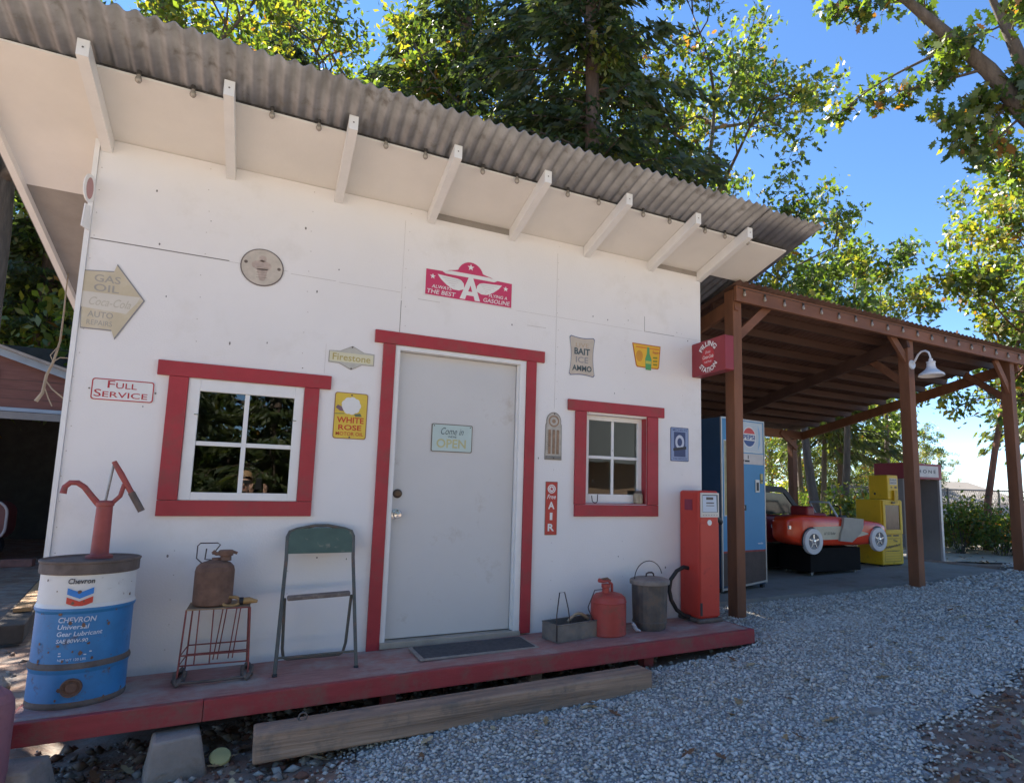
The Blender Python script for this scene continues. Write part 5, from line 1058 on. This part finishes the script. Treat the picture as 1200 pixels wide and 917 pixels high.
def oak(label, cat, sd, H, Rc, cb, tr, limbs=10, subs=7, twigs=5, lpt=22, ls=.075, wts=(3,4,3,1.2,.2), tmpl=KITE, bark=None, fork=None, spread=.16, lean=(0,0), name='oak_tree', group=None, narrow=1.):
    r = random.Random(sd); rn = np.random.default_rng(sd); bark = bark or BARK
    t = thing(name, label, cat, (0,0,0), 0, group); q = MB()
    top = Vector((lean[0], lean[1], H*.86)); fk = fork or H*.45
    tp = [Vector((lean[0]*(k/7)**1.5+r.uniform(-.1,.1)*H*.02*k, lean[1]*(k/7)**1.5+r.uniform(-.1,.1)*H*.02*k, H*.86*k/7)) for k in range(8)]
    tp[0] = Vector((0,0,-.3)); q.tube(tp, [tr*(1-.86*(k/7)) *(1.25 if k == 0 else 1) for k in range(8)], bark, 9)
    pts = []; gid = []; g = 0
    def tpt(z):
        for k in range(7):
            if tp[k].z <= z <= tp[k+1].z: return tp[k].lerp(tp[k+1], (z-tp[k].z)/(tp[k+1].z-tp[k].z))
        return tp[-1].copy()
    cz = (H+cb)/2; hz = (H-cb)/2
    for i in range(limbs):
        a = 2*PI*(i*.382+r.random()*.12)*1.0; u = (i+.5)/limbs
        z1 = cb+.1*hz+ (2*hz*.9)*u; rad = Rc*math.sqrt(max(.08, 1-((z1-cz)/hz)**2))*r.uniform(.65,1.)
        e = Vector((lean[0]+rad*math.cos(a), lean[1]+rad*math.sin(a), z1)); s = tpt(max(fk*.75, min(H*.82, z1-rad*r.uniform(.35,.8))))
        L = bend(s, e, r, 7, .10); r0 = tr*.42*(1-.5*u); q.tube(L, [max(.010, r0*(1-.85*k/7)) for k in range(8)], bark, 6)
        for j in range(subs):
            f = r.uniform(.3, 1.) if j else 1.; k = min(6, int(f*7)); p = L[k].lerp(L[k+1], f*7-k)
            d = Vector((r.gauss(0,1), r.gauss(0,1), r.gauss(.15,.7))).normalized(); d = (d+(e-s).normalized()*.6).normalized()
            l = Rc*r.uniform(.22,.42); SB = bend(p, p+d*l, r, 4, .12); q.tube(SB, [max(.006, .016*H/10*(1-.75*m/4)) for m in range(5)], bark, 4, cap=False)
            for w in range(twigs):
                ff = r.uniform(.35,1); k2 = min(3, int(ff*4)); c0 = SB[k2].lerp(SB[k2+1], ff*4-k2)
                dd = (Vector((r.gauss(0,1), r.gauss(0,1), r.gauss(-.1,.6))).normalized()+d*.5).normalized(); tl = Rc*r.uniform(.08,.17)
                c1 = c0+dd*tl; q.tube([c0, c0.lerp(c1,.5)+Vector((0,0,.02)), c1], [.006,.005,.003], bark, 3, cap=False)
                m = max(3, int(lpt*r.uniform(.5,1.4))); tt = rn.random((m,1))**.7
                pts.append(np.array(c0)+tt*np.array(c1-c0)+rn.normal(size=(m,3))*spread); gid += [g]*m; g += 1
    q.build('trunk', t)
    P = np.concatenate(pts); gid = np.array(gid)//3
    link('crown', leaf_mesh('crown', P, ls, LG, wts, tmpl, sd, grp=gid), t); return t
def fir(label, sd, H, Rc, cb, tr, lean=(0,0), dens=1., group=None, wts=(5,3,1)):
    r = random.Random(sd); rn = np.random.default_rng(sd); t = thing('fir_tree', label, 'tree', (0,0,0), 0, group); q = MB()
    tp = [Vector((lean[0]*k/8+r.uniform(-.05,.05), lean[1]*k/8+r.uniform(-.05,.05), H*k/8)) for k in range(9)]; tp[0].z = -.3
    q.tube(tp, [tr*(1-.95*k/8)+.01 for k in range(9)], BARKC, 10)
    Q = []; Dn = []; S = []
    z = cb; 
    while z < H-.3:
        f = (z-cb)/(H-cb); L = Rc*(1-f)**.75*(.72+.28*min(1, f*6)) + .25
        for i in range(r.choice((4,5,6))):
            if r.random() < .12: continue
            a = r.random()*2*PI; l = L*r.uniform(.7,1.1); k = min(7, int(z/H*8)); s = tp[k].lerp(tp[k+1], z/H*8-k)
            up = r.uniform(-.05,.25)*(1-f)+.35*f; dv = Vector((math.cos(a), math.sin(a), 0)); pp = []
            for m in range(7):
                u = m/6; pp.append(s+dv*(l*u)+Vector((0,0, l*(up*u-.42*u*u*(1-.6*f)))))
            q.tube(pp, [max(.006, .035*(l/Rc)*(1-.85*m/6)) for m in range(7)], BARKC, 4, cap=False)
            ns = int(l*16*dens)
            sd_ = Vector((-math.sin(a), math.cos(a), 0))
            for m in range(ns):
                u = r.uniform(.12,1.); k2 = min(5, int(u*6)); c = pp[k2].lerp(pp[k2+1], u*6-k2)
                side = r.uniform(-1,1)*l*.26*(1.15-u); c2 = c+sd_*side+Vector((0,0,-abs(side)*.35))
                for w in range(3):
                    Q.append(c2+Vector((r.gauss(0,.07), r.gauss(0,.07), r.gauss(-.04,.06)))); Dn.append(dv*.6+sd_*(side*1.2+r.gauss(0,.35))+Vector((0,0,-.55+r.gauss(0,.3)))); S.append(r.uniform(.10,.24))
        z += r.uniform(.22,.42)
    q.build('trunk', t)
    Q = np.array(Q); Dn = np.array(Dn); Dn /= np.linalg.norm(Dn, axis=1)[:,None]; S = np.array(S)[:,None,None]; n = len(Q)
    tt = rn.normal(size=(n,3)); X = np.cross(Dn, tt); X /= np.linalg.norm(X, axis=1)[:,None]; Zv = np.cross(X, Dn)
    T = np.array([(0,-.9,0),(.14,-.5,.02),(.30,-.25,0),(.15,0,.02),(.24,.3,0),(.1,.5,.02),(0,1.1,0),(-.1,.5,.02),(-.24,.3,0),(-.15,0,.02),(-.30,-.25,0),(-.14,-.5,.02)])
    V = Q[:,None]+S*(T[None,:,0:1]*X[:,None]+T[None,:,1:2]*Dn[:,None]+T[None,:,2:3]*Zv[:,None])
    w = np.array(wts, float); w /= w.sum()
    link('crown', poly_mesh('crown', V, NG, rn.choice(3, n, p=w)), t); return t
def shrub(label, sd, H, Rc, n=1600, ls=.05, wts=(4,3,2,1,.3), name='shrub', group=None):
    r = random.Random(sd); rn = np.random.default_rng(sd); t = thing(name, label, 'shrub', (0,0,0), 0, group); q = MB(); pts = []; gid = []
    for i in range(12):
        a = r.random()*2*PI; e = Vector((Rc*r.uniform(.2,.85)*math.cos(a), Rc*r.uniform(.2,.85)*math.sin(a), H*r.uniform(.5,.95))); L = bend((r.uniform(-.1,.1), r.uniform(-.1,.1), -.1), e, r, 5, .1)
        q.tube(L, [.014*(1-.8*k/5) for k in range(6)], BARK, 4, cap=False)
        m = n//12; tt = .35+.65*rn.random((m,1)); pts.append(np.array(L[2])+(np.array(e)-np.array(L[2]))*tt+rn.normal(size=(m,3))*np.array((Rc*.2,Rc*.2,H*.13))); gid += [i]*m
    q.build('stem', t); P = np.concatenate(pts); P[:,2] = np.abs(P[:,2]); link('foliage', leaf_mesh('foliage', P, ls, LG, wts, KITE, sd, grp=np.array(gid)), t); return t
CX, CY = -.785, -4.268
def azd(px, d): a = R(26.71)+math.atan((px-664)/707); return CX+d*math.sin(a), CY+d*math.cos(a)
def put(t, x, y, rz=0, s=1., sz=None): t.location = (x, y, float(G(x, y))-.05); t.rotation_euler = (0,0,rz); t.scale = (s, s, sz or s); return t
def putp(t, px, d, rz=0, s=1., sz=None): return put(t, *azd(px, d), rz, s, sz)
def again(t, label, px, d, rz, s=1., sz=None):
    c = copy_tree(t); c['label'] = label; return putp(c, px, d, rz, s, sz)
WB = 'trees of the wood behind the station'
fir1 = putp(fir('tall dark fir with drooping boughs rising behind the station roof centre', 11, 20, 3.7, 6.6, .30, (-.5,.3), 1.15), 705, 13)
fir2 = putp(fir('tall fir with a thick trunk rising behind the left half of the station roof', 12, 21, 3.6, 8.0, .42, (.2,0), .9), 520, 16)
oak1 = putp(oak('spreading green oak rising behind the roof end and carport', 'tree', 21, 13.4, 3.7, 5.0, .20, 14, 8, 5, 20, .082, (3,4,4,2,.3), OAKL, lean=(.5,-.1)), 815, 14.6)
oak2 = putp(oak('pale young oak behind the left part of the carport roof', 'tree', 22, 9.6, 2.3, 3.6, .10, 9, 6, 5, 18, .085, (4,4,3,.8,.1), OAKL, lean=(.3,0)), 965, 21)
oak3 = putp(oak('slim pointed young oak behind the middle of the carport roof', 'tree', 23, 10.6, 2.0, 3.0, .11, 11, 6, 5, 18, .085, (4,4,3,.7,.1), OAKL), 1040, 24)
oak4 = putp(oak('yellow green oak with a forked reddish trunk at the right edge', 'tree', 24, 10.8, 2.9, 4.0, .10, 15, 8, 5, 22, .085, (2.2,3.5,4,3.2,.5), OAKL, bark=BARKR, fork=3.0, lean=(1.1,-2.0)), 1150, 17, 0, .88)
oak5 = putp(oak('bushy yellow tinged oak at the far right behind the forked oak', 'tree', 25, 12, 4.2, 2.5, .2, 13, 7, 5, 22, .09, (2,3,4,3.5,.5)), 1305, 19, 0, .92)
# sun-lit oaks behind the left of the roof
oakL = putp(oak('leafy oak glowing in the sun behind the left end of the roof', 'tree', 26, 15, 4.2, 6, .25, 13, 7, 5, 22, .085, (2,3,4,3,.4)), 385, 17)
again(oakL, 'leafy oak between the two tall firs behind the roof', 600, 20, 2.1, 1.05)
again(oakL, 'tall oak behind the far left corner of the roof', 230, 19, 4.0, 1.0)
again(oak1, 'big oak standing behind the fir at the roof centre', 760, 21, 2.4, 1.1)
again(fir2, 'dark fir far left behind the roof corner', 300, 24, 1.0, 1.0)
again(fir1, 'dark fir between the leafy oaks behind the left roof', 450, 22, 2.0, .95)
again(oakL, 'leafy oak near the fir at the roof centre', 610, 16, 4.0, .95)
put(copy_tree(oakL), -4.6, 7.4, 2.7, .95)['label'] = 'leafy oak added beside the left end of the station to shade the ground'  # added to keep sun off the dirt left of the station
put(copy_tree(oakL), -3.2, 9.2, 4.4, .9)['label'] = 'leafy oak added behind the left part of the station to shade the ground'  # second oak added to thicken that shade
# the wood on the left slope behind the shed
again(oakL, 'sunlit oak behind the shed roof nearest the station wall', 70, 25, .6, .85)
again(oak1, 'sunlit oak above the shed roof at the left edge', -20, 24, 3.3, .95)
firL = again(fir2, 'fir trunk above the shed at the left picture edge', 20, 27, 5., .9)
again(fir1, 'fir with bare lower trunk above the shed beside the station wall', 42, 23, 1.2, .85)
for k, (px, d) in enumerate(((-60,30),(10,33),(60,34),(105,31),(-110,27),(140,36),(-150,35))): again((oak5, oakL)[k % 2], 'sunlit leafy tree of the wood on the slope behind the shed', px, d, k*1.7, .8+.05*k)['group'] = 'trees of the wood behind the shed'
# the wood seen beneath the carport roof
fir3 = putp(fir('slim open fir seen beneath the carport roof behind the newspaper boxes', 31, 9.5, 2.2, 2.6, .10, (0,0), .7, wts=(2,3,3)), 985, 21)
tt_ = putp(oak('slender bent oak with a dark trunk seen beneath the carport roof', 'tree', 27, 8.5, 1.9, 3.9, .13, 8, 5, 4, 16, .085, (3,3,3,2,.4), OAKL, lean=(-.5,.6)), 955, 15.5)
again(tt_, 'straight grey trunked oak seen beneath the carport roof', 988, 18, 2.2, .95)
again(tt_, 'thin dark trunk between the drink machine and the toy car', 925, 19, 4.1, .9)
again(tt_, 'thin trunk standing close behind the back post of the carport', 940, 23, 1.0, .9)
again(fir3, 'small fir beyond the carport just left of the middle post', 1045, 30, 1., .7)
for k, (px, d, s) in enumerate(((900,34,.75),(950,38,.62),(1012,42,.5),(1070,50,.45),(1100,54,.42),(850,28,.8))): again((oak2, oak5, oak3)[k % 3], 'woodland tree in the sunlit thicket beyond the carport', px, d, k*1.1, s)['group'] = 'trees of the thicket beyond the carport'
again(fir3, 'tall fir top at the far right edge beyond the fence', 1230, 40, 0, 1.5)
again(oak3, 'distant pale young tree right of the phone booth', 1085, 40, 2.2, .50)
for k, (px, d, s) in enumerate(((885,30,.55),(925,27,.5),(962,31,.55),(992,26,.46),(1022,34,.52),(905,36,.6),(1048,40,.5))): again(oak5, 'low leafy tree closing the view beyond the carport', px, d, k*1.4, s)['group'] = 'low trees beyond the carport'
# shrubs
sh1 = shrub('leafy shrub', 41, 1.5, .9, 1700, .055, (3,3,3,1.5,.4)); sh2 = shrub('rusty shrub', 42, 1.25, .85, 1500, .05, (4,3,1.5,1.2,1.2))
def bush(src, lab, px, d, s, rz, grp, first=False):
    c = src if first else copy_tree(src); c['label'] = lab; c['group'] = grp; return putp(c, px, d, rz, s)
fr = True; GF = 'brush along the fence'; GCp = 'brush behind the carport'; GLs = 'brush behind the shed'
for k, px in enumerate((1088,1104,1121,1137,1153,1168,1183,1200,1216,1112,1145,1176,1205)):
    bush((sh1, sh2)[k % 2], 'dense brush of mixed green and brown leaves along the chain link fence', px, 16.6+1.1*math.sin(k*2.1)+(1.2 if k > 8 else 0), (.5+.16*(k % 3)), k, GF, k < 2)
for k in range(16): bush((sh1, sh2)[(k//2) % 2], 'sunlit brush of the wood behind the carport', 868+13*k, 16+ (k*37 % 11), .8+.22*(k % 3), k*1.3, GCp)
for k in range(16): bush((sh1, sh2)[k % 2], 'sunlit brush on the slope above the shed roof', -60+11*k, 21+(k*5 % 7), 1.6+.5*(k % 3), k*1.9, GLs).location.z += 1.6+(k % 3)*.5
# trees behind the viewer, seen as dark reflections in the window panes
for k, (x, y) in enumerate(((-9,-21),(-4.5,-19),(-.6,-17.5),(3.4,-19),(6,-23),(12,-25),(18,-23),(-15,-22),(24,-26))):
    c = copy_tree((oak5, oakL, oak5, oak5, oak1)[k % 5]); c['label'] = 'tall tree of the wood on the far side of the yard behind the viewer'; c['group'] = 'trees behind the viewer'; put(c, x, y, k*2., 1.0)
c = copy_tree(fir2); c['label'] = 'tall fir behind the tan house reflected in the small window'; put(c, 11, -20, 1.0, 1.0)
for k in range(14):  # unseen hedge, enlarged to keep bright sky out of the panes
    c = copy_tree((sh1, sh2)[k % 2]); c['label'] = 'brush added behind the viewer to darken the window reflections'; c['group'] = 'brush behind the viewer'; put(c, -8+1.2*k, -19.5-(k % 3), k*2., 2.6)
for k in range(9):  # unseen row added so the panes reflect dark needles
    c = copy_tree(fir3); c['label'] = 'young fir added in a row behind the viewer to darken the window reflections'; c['group'] = 'young firs added behind the viewer'; put(c, -5.5+1.25*k, -15.5-1.1*(k % 2), k*2.3, 1.0, .8).location.z -= 2.0
# overhanging oak at the right: trunk outside the frame, limbs across the top right corner
t = thing('oak_tree', 'near oak whose thick dark limb and lobed leaves hang across the top right corner', 'tree', (8.3, -2.3, float(G(8.3,-2.3)))); o_ = Vector(t.location); q = MB(); r = random.Random(5); rn = np.random.default_rng(5)
V_ = lambda *p: Vector(p)-o_
tk = [V_(8.3,-2.3,-.1),V_(8.35,-2.2,1.6),V_(8.2,-2.0,3.2),V_(7.9,-1.9,4.2)]
l1 = [V_(7.9,-1.9,4.2),V_(7.2,-1.45,4.75),V_(6.65,-1.11,5.03),V_(6.44,-.99,5.31),V_(6.07,-.85,5.79),V_(5.72,-.69,6.14),V_(5.24,-.49,6.58),V_(4.7,-.2,6.9)]
l2 = [V_(6.8,-1.2,4.98),V_(6.5,-1.05,5.6),V_(6.3,-1.0,6.1),V_(6.0,-.9,6.8)]
l3 = [V_(7.0,-1.3,4.9),V_(6.6,-1.05,5.42),V_(6.3,-.8,5.45),V_(6.0,-.6,5.6)]
q.tube(tk, [.24,.2,.18,.145], BARK, 12); q.tube(l1, [.14,.12,.105,.095,.08,.065,.045,.02], BARK, 10); q.tube(l2, [.09,.075,.06,.02], BARK, 8); q.tube(l3, [.07,.045,.03,.01], BARK, 8)
pts = []; gid = []; g = 0
def hang(p, d, l, n, depth=0):
    global g
    L = bend(p, p+d*l, r, 5, .12); q.tube(L, [max(.004, .016*(1-depth*.45)*(1-.75*k/5)) for k in range(6)], BARK, 4, cap=False)
    if depth < 2:
        for k in range(4 if depth == 0 else 3):
            f = r.uniform(.35,1); m = min(4, int(f*5)); pp = L[m].lerp(L[m+1], f*5-m); dd = (d*.8+Vector((r.gauss(0,.6), r.gauss(0,.6), r.gauss(-.1,.5)))).normalized(); hang(pp, dd, l*r.uniform(.35,.6), n, depth+1)
    else:
        m = r.randint(5, 11); tt = .2+.8*rn.random((m,1)); pts.append(np.array(L[0])+(np.array(L[-1])-np.array(L[0]))*tt+rn.normal(size=(m,3))*.07); gid.extend([g]*m); g += 1
def along(L, f): n = len(L)-1; k = min(n-1, int(f*n)); return L[k].lerp(L[k+1], f*n-k)
for L, k in ((l1, 11), (l2, 7), (l3, 1)):
    for i in range(k):
        f = (i+.6)/k; p = along(L, .30+.70*f); d = Vector((r.gauss(-.45,.5), r.gauss(.2,.5), r.gauss(-.05,.6))).normalized(); hang(p, d, r.uniform(.25,.6), 8)
for p, e, l in ((V_(5.75,-.6,6.1), V_(5.05,.35,5.6), 0), (V_(6.0,-.8,5.8), V_(5.5,-.2,5.75), 0), (V_(6.45,-1.0,5.3), V_(6.25,-.6,5.0), 0)):
    L = bend(p, e, r, 6, .06); q.tube(L, [.02,.017,.014,.011,.009,.007,.004], BARK, 5)
    for i in range(5): hang(along(L, .40+.14*i), ((e-p).normalized()+Vector((r.gauss(0,.5), r.gauss(0,.5), r.gauss(-.2,.4)))).normalized(), .22, 6, 1)
q.build('trunk', t); link('crown', leaf_mesh('crown', np.concatenate(pts), .064, LG, (5,4,2.5,.8,.5), OAKL, 5, droop=.6, grp=np.array(gid)//2), t)
